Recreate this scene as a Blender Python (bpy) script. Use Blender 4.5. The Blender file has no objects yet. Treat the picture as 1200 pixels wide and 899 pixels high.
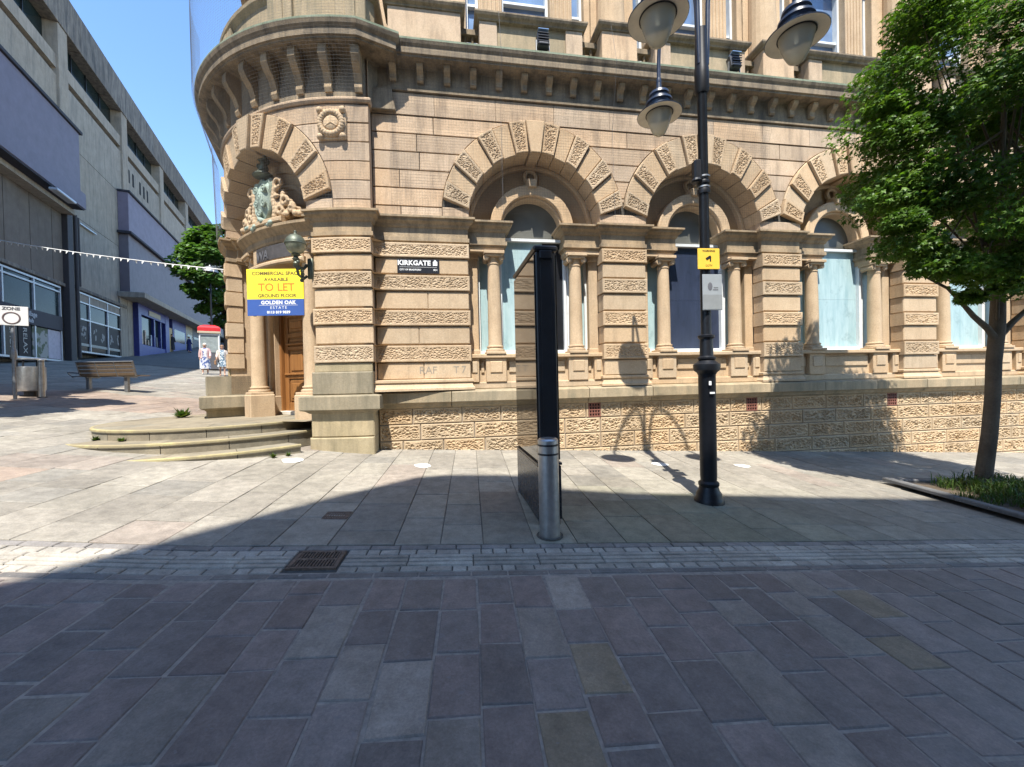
import bpy, math, random
from mathutils import Vector, Matrix, noise
random.seed(7)
sc = bpy.context.scene
COL = sc.collection
PI = math.pi
rad = math.radians
V3 = Vector

# ------------------------------------------------------------------ world / light / camera
world = bpy.data.worlds.new("World"); sc.world = world; world.use_nodes = True
nt = world.node_tree
for n in list(nt.nodes): nt.nodes.remove(n)
SUN_EL, SUN_AZ = rad(61.0), rad(4.8)          # light travels towards +Y, slightly +X
wo = nt.nodes.new('ShaderNodeOutputWorld'); bg = nt.nodes.new('ShaderNodeBackground')
sky = nt.nodes.new('ShaderNodeTexSky'); sky.sky_type = 'NISHITA'; sky.sun_disc = False
sky.sun_elevation = SUN_EL; sky.sun_rotation = rad(180) + SUN_AZ
sky.air_density = 1.0; sky.dust_density = 0.1; sky.ozone_density = 3.0; sky.altitude = 100
bg.inputs['Strength'].default_value = 0.138
hs = nt.nodes.new('ShaderNodeHueSaturation'); hs.inputs['Saturation'].default_value = 1.08; hs.inputs['Value'].default_value = 1.0
nt.links.new(sky.outputs[0], hs.inputs['Color']); nt.links.new(hs.outputs[0], bg.inputs['Color']); nt.links.new(bg.outputs[0], wo.inputs['Surface'])
sun = bpy.data.lights.new('sun', 'SUN'); sun.energy = 3.5; sun.angle = rad(0.53); sun.color = (1.0, 0.955, 0.88)
so = bpy.data.objects.new('sun', sun); COL.objects.link(so)
sdir = V3((math.sin(SUN_AZ)*math.cos(SUN_EL), math.cos(SUN_AZ)*math.cos(SUN_EL), -math.sin(SUN_EL)))
so.rotation_euler = sdir.to_track_quat('-Z', 'Y').to_euler(); so.location = (0, -10, 40)
sc.view_settings.view_transform = 'Standard'; sc.view_settings.look = 'None'
sc.view_settings.exposure = 1.5; sc.view_settings.gamma = 1.0

cam = bpy.data.cameras.new('camera'); co = bpy.data.objects.new('camera', cam); COL.objects.link(co); sc.camera = co
cam.sensor_fit = 'HORIZONTAL'; cam.sensor_width = 36; cam.lens = 470/1200*36; cam.clip_start = 0.05; cam.clip_end = 3000
p_, r_ = rad(-0.58), rad(-1.285)
fwd = V3((0, math.cos(p_), math.sin(p_))); up = V3((0, -math.sin(p_), math.cos(p_))); rt = V3((1, 0, 0))
rt2 = rt*math.cos(r_) + up*math.sin(r_); up2 = -rt*math.sin(r_) + up*math.cos(r_)
M = Matrix((rt2, up2, -fwd)).transposed().to_4x4(); M.translation = (0, 0, 1.6)
co.matrix_world = M

# ------------------------------------------------------------------ terrain (Kirkgate falls to the right, climbs to the left)
def clamp(x, a, b): return a if x < a else b if x > b else x
def g(x, y):
    yy = clamp(y, -15, 60)
    z = -0.06*clamp(x, -90, 40) + 0.03*yy
    e = clamp(-x-2.5, 0, 80)
    if e > 0:
        q = clamp(y, 15, 50)-15
        z += 0.045*min(e, 45) + (0.0011*q*q + (0.077*(y-50) if y > 50 else 0))*clamp(e/8, 0, 1)
    return z
TH = rad(8.98); TR = 0.105
FD = V3((math.cos(TH), math.sin(TH), 0)); ND = V3((math.sin(TH), -math.cos(TH), 0)); OB = V3((0, 7.75, 0))
RU = V3((math.cos(TR), math.sin(TR), 0)); RV = V3((-math.sin(TR), math.cos(TR), 0))
ZV = V3((0, 0, 1))
def road(u, v, dz=0.0):
    p = RU*u + RV*v
    return V3((p.x, p.y, g(p.x, p.y)+dz))
# bank surface coordinates: s along the facade, z up, n outwards; s <= S0 wraps round the corner drum
S0, RD = -2.5, 3.78
CD = OB + FD*S0 + ND*(0.22-RD)
AMAX = rad(74)
def dirD(a): return ND*math.cos(a) - FD*math.sin(a)
def W(s, z, n=0.0):
    if s > S0:
        p = OB + FD*s + ND*n
    else:
        a = (S0-s)/RD
        if a <= AMAX: p = CD + dirD(a)*(RD+n)
        else:
            d = dirD(AMAX); t = V3((d.y, -d.x, 0))
            p = CD + d*(RD+n) + t*((a-AMAX)*RD)
    return V3((p.x, p.y, z))

# ------------------------------------------------------------------ materials
MATS = {}
def nmat(name):
    m = bpy.data.materials.new(name); m.use_nodes = True
    t = m.node_tree; b = t.nodes['Principled BSDF']
    MATS[name] = m
    return m, t, b
def N(t, kind, **kw):
    n = t.nodes.new(kind)
    for k, v in kw.items():
        if k in ('inp',):
            for a, b in v.items(): n.inputs[a].default_value = b
        else: setattr(n, k, v)
    return n
def texco(t, scale=(1, 1, 1)):
    tc = N(t, 'ShaderNodeTexCoord'); mp = N(t, 'ShaderNodeMapping'); mp.inputs['Scale'].default_value = scale
    t.links.new(tc.outputs['Object'], mp.inputs['Vector']); return mp.outputs['Vector']
def noise_n(t, vec, scale, detail=4, rough=0.6):
    n = N(t, 'ShaderNodeTexNoise'); n.inputs['Scale'].default_value = scale
    n.inputs['Detail'].default_value = detail; n.inputs['Roughness'].default_value = rough
    t.links.new(vec, n.inputs['Vector']); return n.outputs['Fac']
def ramp(t, fac, stops):
    r = N(t, 'ShaderNodeValToRGB'); e = r.color_ramp.elements
    while len(e) < len(stops): e.new(0.5)
    for i, (p, c) in enumerate(stops):
        e[i].position = p; e[i].color = (*c, 1) if len(c) == 3 else c
    t.links.new(fac, r.inputs['Fac']); return r.outputs['Color']
def mixc(t, fac, a, b, mode='MIX'):
    m = N(t, 'ShaderNodeMix', data_type='RGBA', blend_type=mode)
    for sock, v in ((m.inputs['Factor'], fac), (m.inputs['A'], a), (m.inputs['B'], b)):
        pass
    fi, ai, bi = m.inputs[0], m.inputs[6], m.inputs[7]
    for sock, v in ((fi, fac), (ai, a), (bi, b)):
        if isinstance(v, (int, float)): sock.default_value = v
        elif isinstance(v, tuple): sock.default_value = (*v, 1) if len(v) == 3 else v
        else: t.links.new(v, sock)
    return m.outputs[2]
def bump(t, b, h, strength=0.3, dist=0.01):
    bp = N(t, 'ShaderNodeBump'); bp.inputs['Strength'].default_value = strength; bp.inputs['Distance'].default_value = dist
    t.links.new(h, bp.inputs['Height']); t.links.new(bp.outputs['Normal'], b.inputs['Normal'])
def attr(t): 
    a = N(t, 'ShaderNodeAttribute'); a.attribute_name = 'col'; return a.outputs['Color']
def stone(name, c1, c2, dirt=(0.09, 0.075, 0.055), dirt_amt=0.5, rough=0.9, streak=True, thr=(0.52, 0.78), bs=0.35):
    m, t, b = nmat(name); v = texco(t)
    base = ramp(t, noise_n(t, v, 2.2, 6, 0.65), [(0.3, c1), (0.7, c2)])
    gr = ramp(t, noise_n(t, v, 38, 5, 0.75), [(0.25, (0.78,)*3), (0.75, (1.16,)*3)])
    base = mixc(t, 1.0, base, gr, 'MULTIPLY')
    base = mixc(t, 1.0, base, attr(t), 'MULTIPLY')
    v2 = texco(t, (3.2, 3.2, 0.45)) if streak else v
    d = ramp(t, noise_n(t, v2, 1.5, 7, 0.7), [(thr[0], (0,)*3), (thr[1], (1,)*3)])
    dm = N(t, 'ShaderNodeMath', operation='MULTIPLY'); dm.inputs[1].default_value = dirt_amt
    t.links.new(d, dm.inputs[0])
    base = mixc(t, dm.outputs[0], base, dirt)
    t.links.new(base, b.inputs['Base Color']); b.inputs['Roughness'].default_value = rough
    b.inputs['Specular IOR Level'].default_value = 0.2
    bump(t, b, noise_n(t, v, 55, 5, 0.7), bs, 0.012)
    return m
def plain(name, c, rough=0.5, metal=0.0, var=0.12, sc_=6, spec=0.5, bmp=0.0, coat=0.0):
    m, t, b = nmat(name); v = texco(t)
    f = noise_n(t, v, sc_, 5, 0.65)
    lo = tuple(x*(1-var) for x in c); hi = tuple(min(1, x*(1+var)) for x in c)
    base = ramp(t, f, [(0.3, lo), (0.7, hi)])
    base = mixc(t, 1.0, base, attr(t), 'MULTIPLY')
    t.links.new(base, b.inputs['Base Color'])
    rr = N(t, 'ShaderNodeMapRange'); rr.inputs['To Min'].default_value = max(0, rough-0.08); rr.inputs['To Max'].default_value = min(1, rough+0.1)
    t.links.new(noise_n(t, v, sc_*3, 3), rr.inputs['Value']); t.links.new(rr.outputs[0], b.inputs['Roughness'])
    b.inputs['Metallic'].default_value = metal; b.inputs['Specular IOR Level'].default_value = spec
    if coat: b.inputs['Coat Weight'].default_value = coat; b.inputs['Coat Roughness'].default_value = 0.05
    if bmp: bump(t, b, noise_n(t, v, sc_*8, 4), bmp, 0.005)
    return m
SAND = stone('sandstone', (0.445, 0.322, 0.202), (0.54, 0.405, 0.262), dirt_amt=0.42)
SANDW = stone('sandstone_wall', (0.455, 0.328, 0.216), (0.545, 0.41, 0.282), dirt=(0.12, 0.095, 0.075), dirt_amt=0.68, thr=(0.48, 0.73))
VERM = stone('vermiculated_stone', (0.42, 0.303, 0.183), (0.50, 0.375, 0.237), dirt_amt=0.42, bs=0.4)
SOOT = stone('sooty_stone', (0.21, 0.165, 0.115), (0.33, 0.26, 0.175), dirt=(0.05, 0.047, 0.042), dirt_amt=0.8, thr=(0.44, 0.70))
LEAD = stone('green_stained_stone', (0.16, 0.19, 0.13), (0.27, 0.30, 0.22), dirt=(0.05, 0.075, 0.04), dirt_amt=0.7)
MOSS = stone('algae_stained_stone', (0.33, 0.265, 0.155), (0.42, 0.33, 0.20), dirt=(0.17, 0.145, 0.09), dirt_amt=0.75, thr=(0.42, 0.72))
MOSSG = stone('greenish_stone', (0.27, 0.225, 0.15), (0.36, 0.30, 0.205), dirt=(0.13, 0.12, 0.085), dirt_amt=0.75, thr=(0.4, 0.7))
LEDGE = stone('ledge_stone', (0.33, 0.26, 0.165), (0.42, 0.33, 0.215), dirt=(0.14, 0.135, 0.095), dirt_amt=0.7, thr=(0.42, 0.7))
STEP = stone('step_stone', (0.24, 0.205, 0.145), (0.34, 0.29, 0.205), dirt=(0.12, 0.105, 0.078), dirt_amt=0.7, thr=(0.4, 0.68), streak=False)
NOSE = stone('step_nosing_paint', (0.38, 0.325, 0.165), (0.46, 0.39, 0.19), dirt=(0.27, 0.225, 0.14), dirt_amt=0.9, thr=(0.4, 0.55), streak=False)
def paving(name, dark, amt=0.5, rough=0.75, moss=False, bs=0.4, sc_=1.0):
    m, t, b = nmat(name); v = texco(t)
    base = attr(t)
    f1 = ramp(t, noise_n(t, v, 1.3*sc_, 6, 0.7), [(0.3, (0.74,)*3), (0.7, (1.18,)*3)])
    base = mixc(t, 1.0, base, f1, 'MULTIPLY')
    f2 = ramp(t, noise_n(t, v, 70*sc_, 6, 0.85), [(0.3, (0.72,)*3), (0.7, (1.26,)*3)])
    base = mixc(t, 1.0, base, f2, 'MULTIPLY')
    f3 = ramp(t, noise_n(t, v, 7*sc_, 6, 0.75), [(0.35, (0.78,)*3), (0.65, (1.20,)*3)])
    base = mixc(t, 1.0, base, f3, 'MULTIPLY')
    st = ramp(t, noise_n(t, v, 2.6*sc_, 7, 0.75), [(0.50, (0,)*3), (0.72, (amt,)*3)])
    base = mixc(t, st, base, dark)
    sp = ramp(t, noise_n(t, v, 16, 3, 0.5), [(0.69, (0,)*3), (0.705, (0.5,)*3)])     # gum and wear spots
    base = mixc(t, sp, base, tuple(min(1, x*1.6+0.05) for x in dark))
    t.links.new(base, b.inputs['Base Color'])
    rr = N(t, 'ShaderNodeMapRange'); rr.inputs['To Min'].default_value = rough-0.12; rr.inputs['To Max'].default_value = min(1, rough+0.12)
    t.links.new(noise_n(t, v, 9, 4), rr.inputs['Value']); t.links.new(rr.outputs[0], b.inputs['Roughness'])
    b.inputs['Specular IOR Level'].default_value = 0.35
    bump(t, b, noise_n(t, v, 60, 6, 0.8), bs, 0.006)
    return m
FLAG = paving('stone_flags', (0.13, 0.12, 0.095), 0.45)
SETT = paving('stone_setts', (0.085, 0.075, 0.07), 0.5, rough=0.62, bs=0.5)
GRAN = paving('granite_channel', (0.2, 0.19, 0.17), 0.4)
JOINT = plain('sandy_joint', (0.27, 0.23, 0.19), 0.95, sc_=20, var=0.3, bmp=0.4)
JOINTF = plain('flag_joint', (0.125, 0.115, 0.095), 0.95, sc_=20, var=0.35, bmp=0.4)
JOINTD = plain('dark_joint', (0.075, 0.07, 0.06), 0.95, sc_=20, var=0.3, bmp=0.4)
GROUND = paving('far_ground', (0.12, 0.11, 0.1), 0.4)
BLACK = plain('black_paint', (0.014, 0.015, 0.018), 0.38, var=0.3, spec=0.5)
LAMPBLACK = plain('lamp_post_paint', (0.009, 0.010, 0.013), 0.42, var=0.3, spec=0.35, bmp=0.05, sc_=10)
NAVYMET = plain('blue_black_paint', (0.02, 0.03, 0.055), 0.35, var=0.3)
GLASSBLK = plain('dark_glass', (0.006, 0.008, 0.010), 0.03, var=0.2, spec=0.85, coat=0.3)
STEEL = plain('brushed_steel', (0.46, 0.46, 0.45), 0.36, metal=0.85, var=0.18, sc_=14)
STEELD = plain('galvanised_steel', (0.30, 0.31, 0.32), 0.5, metal=0.9, var=0.2, sc_=20)
RUST = plain('rusty_iron', (0.15, 0.105, 0.078), 0.85, metal=0.3, var=0.5, sc_=25, bmp=0.4)
TERRA = plain('terracotta_vent', (0.20, 0.075, 0.05), 0.8, var=0.35, sc_=20)
HOLE = plain('void', (0.006, 0.006, 0.006), 0.9, var=0.1)
WHITE = plain('white_paint', (0.74, 0.74, 0.72), 0.45, var=0.06)
WHITEW = plain('white_gloss_frame', (0.66, 0.68, 0.67), 0.35, var=0.08)
def boardmat(name, c, c2, rough=0.55):
    m, t, b = nmat(name)
    v = texco(t, (5, 5, 0.8)); base = ramp(t, noise_n(t, v, 1.6, 7, 0.72), [(0.28, c2), (0.72, c)])
    v3 = texco(t, (1, 1, 1)); st = ramp(t, noise_n(t, v3, 3.0, 6, 0.7), [(0.56, (0,)*3), (0.72, (0.55,)*3)])
    base = mixc(t, st, base, tuple(x*0.55 for x in c2))
    base = mixc(t, 1.0, base, attr(t), 'MULTIPLY')
    t.links.new(base, b.inputs['Base Color']); b.inputs['Roughness'].default_value = rough
    bump(t, b, noise_n(t, v, 6, 5), 0.15, 0.01); return m
CYAN = boardmat('pale_blue_board', (0.42, 0.535, 0.53), (0.235, 0.36, 0.375))
NAVY = boardmat('navy_board', (0.034, 0.046, 0.085), (0.02, 0.028, 0.05), 0.35)
DARKB = boardmat('black_board', (0.012, 0.014, 0.018), (0.008, 0.009, 0.012), 0.35)
def woodmat(name, c, c2):
    m, t, b = nmat(name); v = texco(t, (9, 9, 0.7))
    base = ramp(t, noise_n(t, v, 2.5, 8, 0.65), [(0.25, c2), (0.75, c)])
    base = mixc(t, 1.0, base, attr(t), 'MULTIPLY')
    t.links.new(base, b.inputs['Base Color']); b.inputs['Roughness'].default_value = 0.42
    bump(t, b, noise_n(t, v, 8, 5), 0.2, 0.006); return m
OAK = woodmat('varnished_oak', (0.33, 0.15, 0.045), (0.16, 0.065, 0.02))
SLAT = woodmat('weathered_slat', (0.21, 0.155, 0.10), (0.12, 0.088, 0.058))
BRONZE = plain('verdigris_bronze', (0.29, 0.355, 0.295), 0.65, var=0.45, sc_=7, bmp=0.3)
OLDBR = plain('old_bronze', (0.10, 0.115, 0.085), 0.5, var=0.3, metal=0.4, sc_=8)
YEL = plain('sign_yellow', (0.90, 0.74, 0.03), 0.4, var=0.03)
YEL2 = plain('notice_yellow', (0.80, 0.50, 0.05), 0.5, var=0.05)
BLU = plain('sign_blue', (0.035, 0.085, 0.30), 0.4, var=0.05)
ORANGE = plain('orange_lettering', (0.70, 0.20, 0.012), 0.45, var=0.03)
BROWNT = plain('brown_lettering', (0.15, 0.10, 0.018), 0.45, var=0.03)
NOTICE = plain('grey_notice', (0.29, 0.31, 0.315), 0.45, var=0.08)
GREYT = plain('grey_lettering', (0.12, 0.12, 0.13), 0.6)
GRAF = plain('faded_graffiti', (0.26, 0.225, 0.175), 0.9, var=0.1, sc_=30)
CONC = stone('concrete_cladding', (0.315, 0.275, 0.22), (0.40, 0.35, 0.285), dirt=(0.10, 0.10, 0.095), dirt_amt=0.6, thr=(0.45, 0.75), bs=0.2)
CONCD = stone('stained_concrete', (0.205, 0.18, 0.15), (0.28, 0.25, 0.21), dirt=(0.06, 0.062, 0.065), dirt_amt=0.85, thr=(0.4, 0.66), bs=0.2)
RIB = stone('ribbed_brown_cladding', (0.15, 0.128, 0.105), (0.195, 0.165, 0.135), dirt=(0.08, 0.07, 0.06), dirt_amt=0.6, bs=0.2)
PURP = plain('purple_cladding', (0.145, 0.125, 0.158), 0.6, var=0.12, sc_=2)
PURPD = plain('dusky_purple_cladding', (0.16, 0.135, 0.142), 0.6, var=0.15, sc_=2)
SHOPBLUE = plain('blue_shopfront', (0.03, 0.04, 0.20), 0.45, var=0.15)
ALU = plain('pale_aluminium', (0.50, 0.52, 0.54), 0.4, metal=0.3, var=0.08)
OFFB = stone('office_brick', (0.22, 0.17, 0.12), (0.30, 0.23, 0.16), bs=0.2)
RED = plain('red_plastic', (0.60, 0.025, 0.03), 0.45, var=0.06)
def glassmat(name, c, rough=0.05, spec=0.8):
    m, t, b = nmat(name)
    v = texco(t); base = ramp(t, noise_n(t, v, 0.8, 3), [(0.35, c), (0.7, tuple(x*2.2+0.004 for x in c))])
    t.links.new(base, b.inputs['Base Color']); b.inputs['Roughness'].default_value = rough
    b.inputs['Specular IOR Level'].default_value = spec; return m
WGLASS = glassmat('shop_window_glass', (0.008, 0.014, 0.014), 0.12, 0.10)
UGLASS = glassmat('upper_window_glass', (0.10, 0.15, 0.24), 0.03)
def bowlmat():
    m, t, b = nmat('lantern_bowl'); b.inputs['Base Color'].default_value = (0.88, 0.82, 0.66, 1)
    b.inputs['Roughness'].default_value = 0.14; b.inputs['Transmission Weight'].default_value = 0.62; b.inputs['IOR'].default_value = 1.12
    return m
BOWL = bowlmat()
def leafmat(name, c1, c2):
    m, t, b = nmat(name); nt_ = t
    base = mixc(t, 1.0, ramp(t, noise_n(t, texco(t), 1.2, 3), [(0.3, c1), (0.7, c2)]), attr(t), 'MULTIPLY')
    t.links.new(base, b.inputs['Base Color']); b.inputs['Roughness'].default_value = 0.45; b.inputs['Specular IOR Level'].default_value = 0.35
    tr = N(t, 'ShaderNodeBsdfTranslucent'); br = mixc(t, 1.0, base, (1.25, 1.35, 0.55), 'MULTIPLY'); t.links.new(br, tr.inputs['Color'])
    mx = N(t, 'ShaderNodeMixShader'); mx.inputs[0].default_value = 0.36
    out = t.nodes['Material Output']
    t.links.new(b.outputs[0], mx.inputs[1]); t.links.new(tr.outputs[0], mx.inputs[2]); t.links.new(mx.outputs[0], out.inputs['Surface'])
    return m
LEAF = leafmat('maple_leaf', (0.06, 0.128, 0.02), (0.10, 0.19, 0.03))
LEAF2 = leafmat('lime_leaf', (0.055, 0.125, 0.028), (0.09, 0.18, 0.04))
GRASS = leafmat('grass_blade', (0.045, 0.085, 0.022), (0.085, 0.125, 0.04))
BARK = stone('bark', (0.10, 0.078, 0.058), (0.18, 0.145, 0.108), dirt=(0.09, 0.10, 0.07), dirt_amt=0.5, bs=0.9)
SKIN = plain('skin', (0.46, 0.27, 0.19), 0.55, var=0.05)
HAIRW = plain('pale_hair', (0.55, 0.50, 0.42), 0.6)
HAIRB = plain('brown_hair', (0.22, 0.12, 0.06), 0.6)
PINK = plain('pink_cardigan', (0.62, 0.42, 0.40), 0.8, var=0.1, sc_=10)
CARD = plain('pale_cardigan', (0.60, 0.52, 0.46), 0.8, var=0.1, sc_=10)
DARKCL = plain('dark_clothes', (0.025, 0.025, 0.035), 0.8, var=0.3)
def printmat(name, c1, c2, scale):
    m, t, b = nmat(name)
    base = ramp(t, noise_n(t, texco(t), scale, 2, 0.5), [(0.47, c1), (0.53, c2)])
    t.links.new(base, b.inputs['Base Color']); b.inputs['Roughness'].default_value = 0.8; return m
DRESS1 = printmat('blue_print_dress', (0.62, 0.62, 0.64), (0.09, 0.13, 0.30), 9)
DRESS2 = printmat('green_print_dress', (0.55, 0.60, 0.62), (0.10, 0.17, 0.24), 12)

# ------------------------------------------------------------------ mesh builder and object helpers
class MB:
    def __init__(s): s.v = []; s.f = []; s.c = []; s.m = []; s.mi = 0; s.col = (1, 1, 1)
    def add(s, pts): i = len(s.v); s.v.extend([tuple(p) for p in pts]); return i
    def face(s, idx, col=None): s.f.append(idx); s.c.append(col or s.col); s.m.append(s.mi)
    def poly(s, pts, col=None): i = s.add(pts); s.face(list(range(i, i+len(pts))), col)
    def grid(s, rows, closed=False, col=None, flip=False):
        n = len(rows[0]); i0 = s.add([p for r in rows for p in r])
        for a in range(len(rows)-1):
            for b in range(n if closed else n-1):
                q = [i0+a*n+b, i0+a*n+(b+1) % n, i0+(a+1)*n+(b+1) % n, i0+(a+1)*n+b]
                s.face(q[::-1] if flip else q, col)
    def box(s, c, sz, X=V3((1, 0, 0)), Y=V3((0, 1, 0)), Z=ZV, ch=0.0, col=None):
        """box centred at c, full sizes sz along X,Y,Z, optional chamfer"""
        c = V3(c); hx, hy, hz = sz[0]/2, sz[1]/2, sz[2]/2
        if ch <= 0:
            p = [c+X*(hx*i)+Y*(hy*j)+Z*(hz*k) for k in (-1, 1) for j in (-1, 1) for i in (-1, 1)]
            i0 = s.add(p)
            for q in ((0, 2, 3, 1), (4, 5, 7, 6), (0, 1, 5, 4), (2, 6, 7, 3), (0, 4, 6, 2), (1, 3, 7, 5)): s.face([i0+a for a in q], col)
            return
        ch = min(ch, hx*.9, hy*.9, hz*.9)
        ring = lambda dx, dy, z: [c+X*(a*(hx-dx))+Y*(b*(hy-dy))+Z*z for a, b in ((-1, -1), (1, -1), (1, 1), (-1, 1))]
        # chamfered column of rings; vertical edges cut too
        def oct_(inset, z):
            ax, ay = hx-inset, hy-inset; k = ch if inset == 0 else ch*0.5
            return [c+X*x+Y*y+Z*z for x, y in ((-ax+k, -ay), (ax-k, -ay), (ax, -ay+k), (ax, ay-k), (ax-k, ay), (-ax+k, ay), (-ax, ay-k), (-ax, -ay+k))]
        rows = [oct_(ch, -hz), oct_(0, -hz+ch), oct_(0, hz-ch), oct_(ch, hz)]
        s.grid(rows, True, col); s.poly(rows[0][::-1], col); s.poly(rows[-1], col)
    def lathe(s, c, prof, seg=20, X=V3((1, 0, 0)), Y=V3((0, 1, 0)), Z=ZV, cap=True, col=None):
        """prof: list of (radius, height) going up"""
        c = V3(c); rows = []
        for r, h in prof:
            rows.append([c+Z*h+X*(r*math.cos(2*PI*k/seg))+Y*(r*math.sin(2*PI*k/seg)) for k in range(seg)])
        s.grid(rows, True, col)
        if cap:
            if prof[0][0] > 1e-4: s.poly(rows[0][::-1], col)
            if prof[-1][0] > 1e-4: s.poly(rows[-1], col)
    def tube(s, pts, r, seg=8, cap=True, col=None):
        pts = [V3(p) for p in pts]; rs = r if isinstance(r, (list, tuple)) else [r]*len(pts)
        rows = []; prev = None
        for i, p in enumerate(pts):
            d = (pts[min(i+1, len(pts)-1)]-pts[max(i-1, 0)]).normalized()
            if prev is None:
                a = d.orthogonal().normalized()
            else:
                a = (prev - d*prev.dot(d)).normalized()
            prev = a; b = d.cross(a)
            rows.append([p+a*(rs[i]*math.cos(2*PI*k/seg))+b*(rs[i]*math.sin(2*PI*k/seg)) for k in range(seg)])
        s.grid(rows, True, col)
        if cap: s.poly(rows[0][::-1], col); s.poly(rows[-1], col)
    def ball(s, c, r, seg=12, rings=8, X=V3((1, 0, 0)), Y=V3((0, 1, 0)), Z=ZV, sq=(1, 1, 1), col=None):
        c = V3(c)
        rows = []
        for i in range(rings+1):
            a = -PI/2+PI*i/rings; rr = max(math.cos(a), 0.002)*r; h = math.sin(a)*r
            rows.append([c+X*(rr*math.cos(2*PI*k/seg)*sq[0])+Y*(rr*math.sin(2*PI*k/seg)*sq[1])+Z*(h*sq[2]) for k in range(seg)])
        s.grid(rows, True, col)
    def build(s, name, mats, parent=None, smooth=False, angle=None, origin=None):
        mats = mats if isinstance(mats, (list, tuple)) else [mats]
        off = V3((0, 0, 0))
        if parent is not None: off = ROOT[parent.name]
        elif origin is not None: off = V3(origin)
        me = bpy.data.meshes.new(name)
        me.from_pydata([(x-off.x, y-off.y, z-off.z) for x, y, z in s.v], [], s.f)
        for m in mats: me.materials.append(m)
        if len(mats) > 1: me.polygons.foreach_set('material_index', s.m)
        ca = me.color_attributes.new('col', 'FLOAT_COLOR', 'CORNER'); buf = []
        for f, c in zip(s.f, s.c): buf.extend([c[0], c[1], c[2], 1.0]*len(f))
        ca.data.foreach_set('color', buf)
        if smooth: me.polygons.foreach_set('use_smooth', [True]*len(me.polygons))
        me.update()
        if angle is not None:
            me.polygons.foreach_set('use_smooth', [True]*len(me.polygons)); me.set_sharp_from_angle(angle=rad(angle))
        o = bpy.data.objects.new(name, me); COL.objects.link(o)
        if parent is not None: o.parent = parent; ROOT[o.name] = off
        else: o.location = off; ROOT[o.name] = off
        return o
ROOT = {}
def tag(o, label=None, cat=None, group=None, kind=None):
    if label: o['label'] = label
    if cat: o['category'] = cat
    if group: o['group'] = group
    if kind: o['kind'] = kind
    return o
def thing(name, loc, label, cat, group=None):
    o = bpy.data.objects.new(name, None); COL.objects.link(o); o.location = loc; o.empty_display_size = 0.2
    ROOT[o.name] = V3(loc); return tag(o, label, cat, group)
def copy_thing(o, loc, rotz=None, label=None, scale=None):
    def cp(x, par):
        c = x.copy(); COL.objects.link(c); c.parent = par
        for ch in x.children: cp(ch, c)
        return c
    c = cp(o, None); c.location = loc
    if rotz is not None: c.rotation_euler.z = rotz
    if scale: c.scale = (scale,)*3
    if label: c['label'] = label
    return c
def text(name, body, size, mat, parent, pos, X, Y, depth=0.002, align='CENTER', bold=0.0, sx=1.0, sp=1.0):
    """lettering as a thin solid mesh; X = reading direction, Y = up"""
    cu = bpy.data.curves.new('t', 'FONT'); cu.body = body; cu.size = size; cu.extrude = depth/2
    cu.align_x = align; cu.align_y = 'CENTER'; cu.offset = bold; cu.space_character = sp; cu.resolution_u = 3
    to = bpy.data.objects.new('t', cu); COL.objects.link(to)
    dg = bpy.context.evaluated_depsgraph_get(); dg.update()
    me = bpy.data.meshes.new_from_object(to.evaluated_get(dg))
    bpy.data.objects.remove(to); bpy.data.curves.remove(cu)
    X = V3(X).normalized(); Y = V3(Y).normalized(); Z = X.cross(Y); off = ROOT[parent.name] if parent else V3((0, 0, 0)); pos = V3(pos)
    for v in me.vertices:
        v.co = pos + X*(v.co.x*sx) + Y*v.co.y + Z*v.co.z - off
    me.materials.clear(); me.materials.append(mat); me.name = name
    ca = me.color_attributes.new('col', 'FLOAT_COLOR', 'CORNER'); ca.data.foreach_set('color', [1.0]*(4*len(me.loops)))
    o = bpy.data.objects.new(name, me); COL.objects.link(o)
    if parent: o.parent = parent; ROOT[o.name] = off
    return o

# ------------------------------------------------------------------ facade helpers in (s, z, n)
def srange(s0, s1, step=0.22):
    if s0 >= S0: return [s0, s1]
    k = max(1, int(math.ceil((s1-s0)/step))); return [s0+(s1-s0)*i/k for i in range(k+1)]
def fbox(mb, s0, s1, z0, z1, n0, n1, ch=0.0, col=None):
    ss = srange(s0, s1)
    def cl(s): return clamp(s, s0+ch, s1-ch)
    fr = [[W(cl(s) if ch else s, z0+ch, n1) for s in ss], [W(cl(s) if ch else s, z1-ch, n1) for s in ss]]
    mid = [[W(s, z0, n1-ch) for s in ss], [W(s, z1, n1-ch) for s in ss]]
    bk = [[W(s, z0, n0) for s in ss], [W(s, z1, n0) for s in ss]]
    mb.grid(fr, col=col)
    if ch:
        mb.grid([mid[0], fr[0]], col=col); mb.grid([fr[1], mid[1]], col=col)
        mb.poly([mid[0][0], fr[0][0], fr[1][0], mid[1][0]], col); mb.poly([mid[0][-1], mid[1][-1], fr[1][-1], fr[0][-1]], col)
    else: mid = fr
    mb.grid([bk[0], mid[0]], col=col); mb.grid([mid[1], bk[1]], col=col)
    mb.poly([bk[0][0], mid[0][0], mid[1][0], bk[1][0]], col); mb.poly([mid[0][-1], bk[0][-1], bk[1][-1], mid[1][-1]], col)
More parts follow.
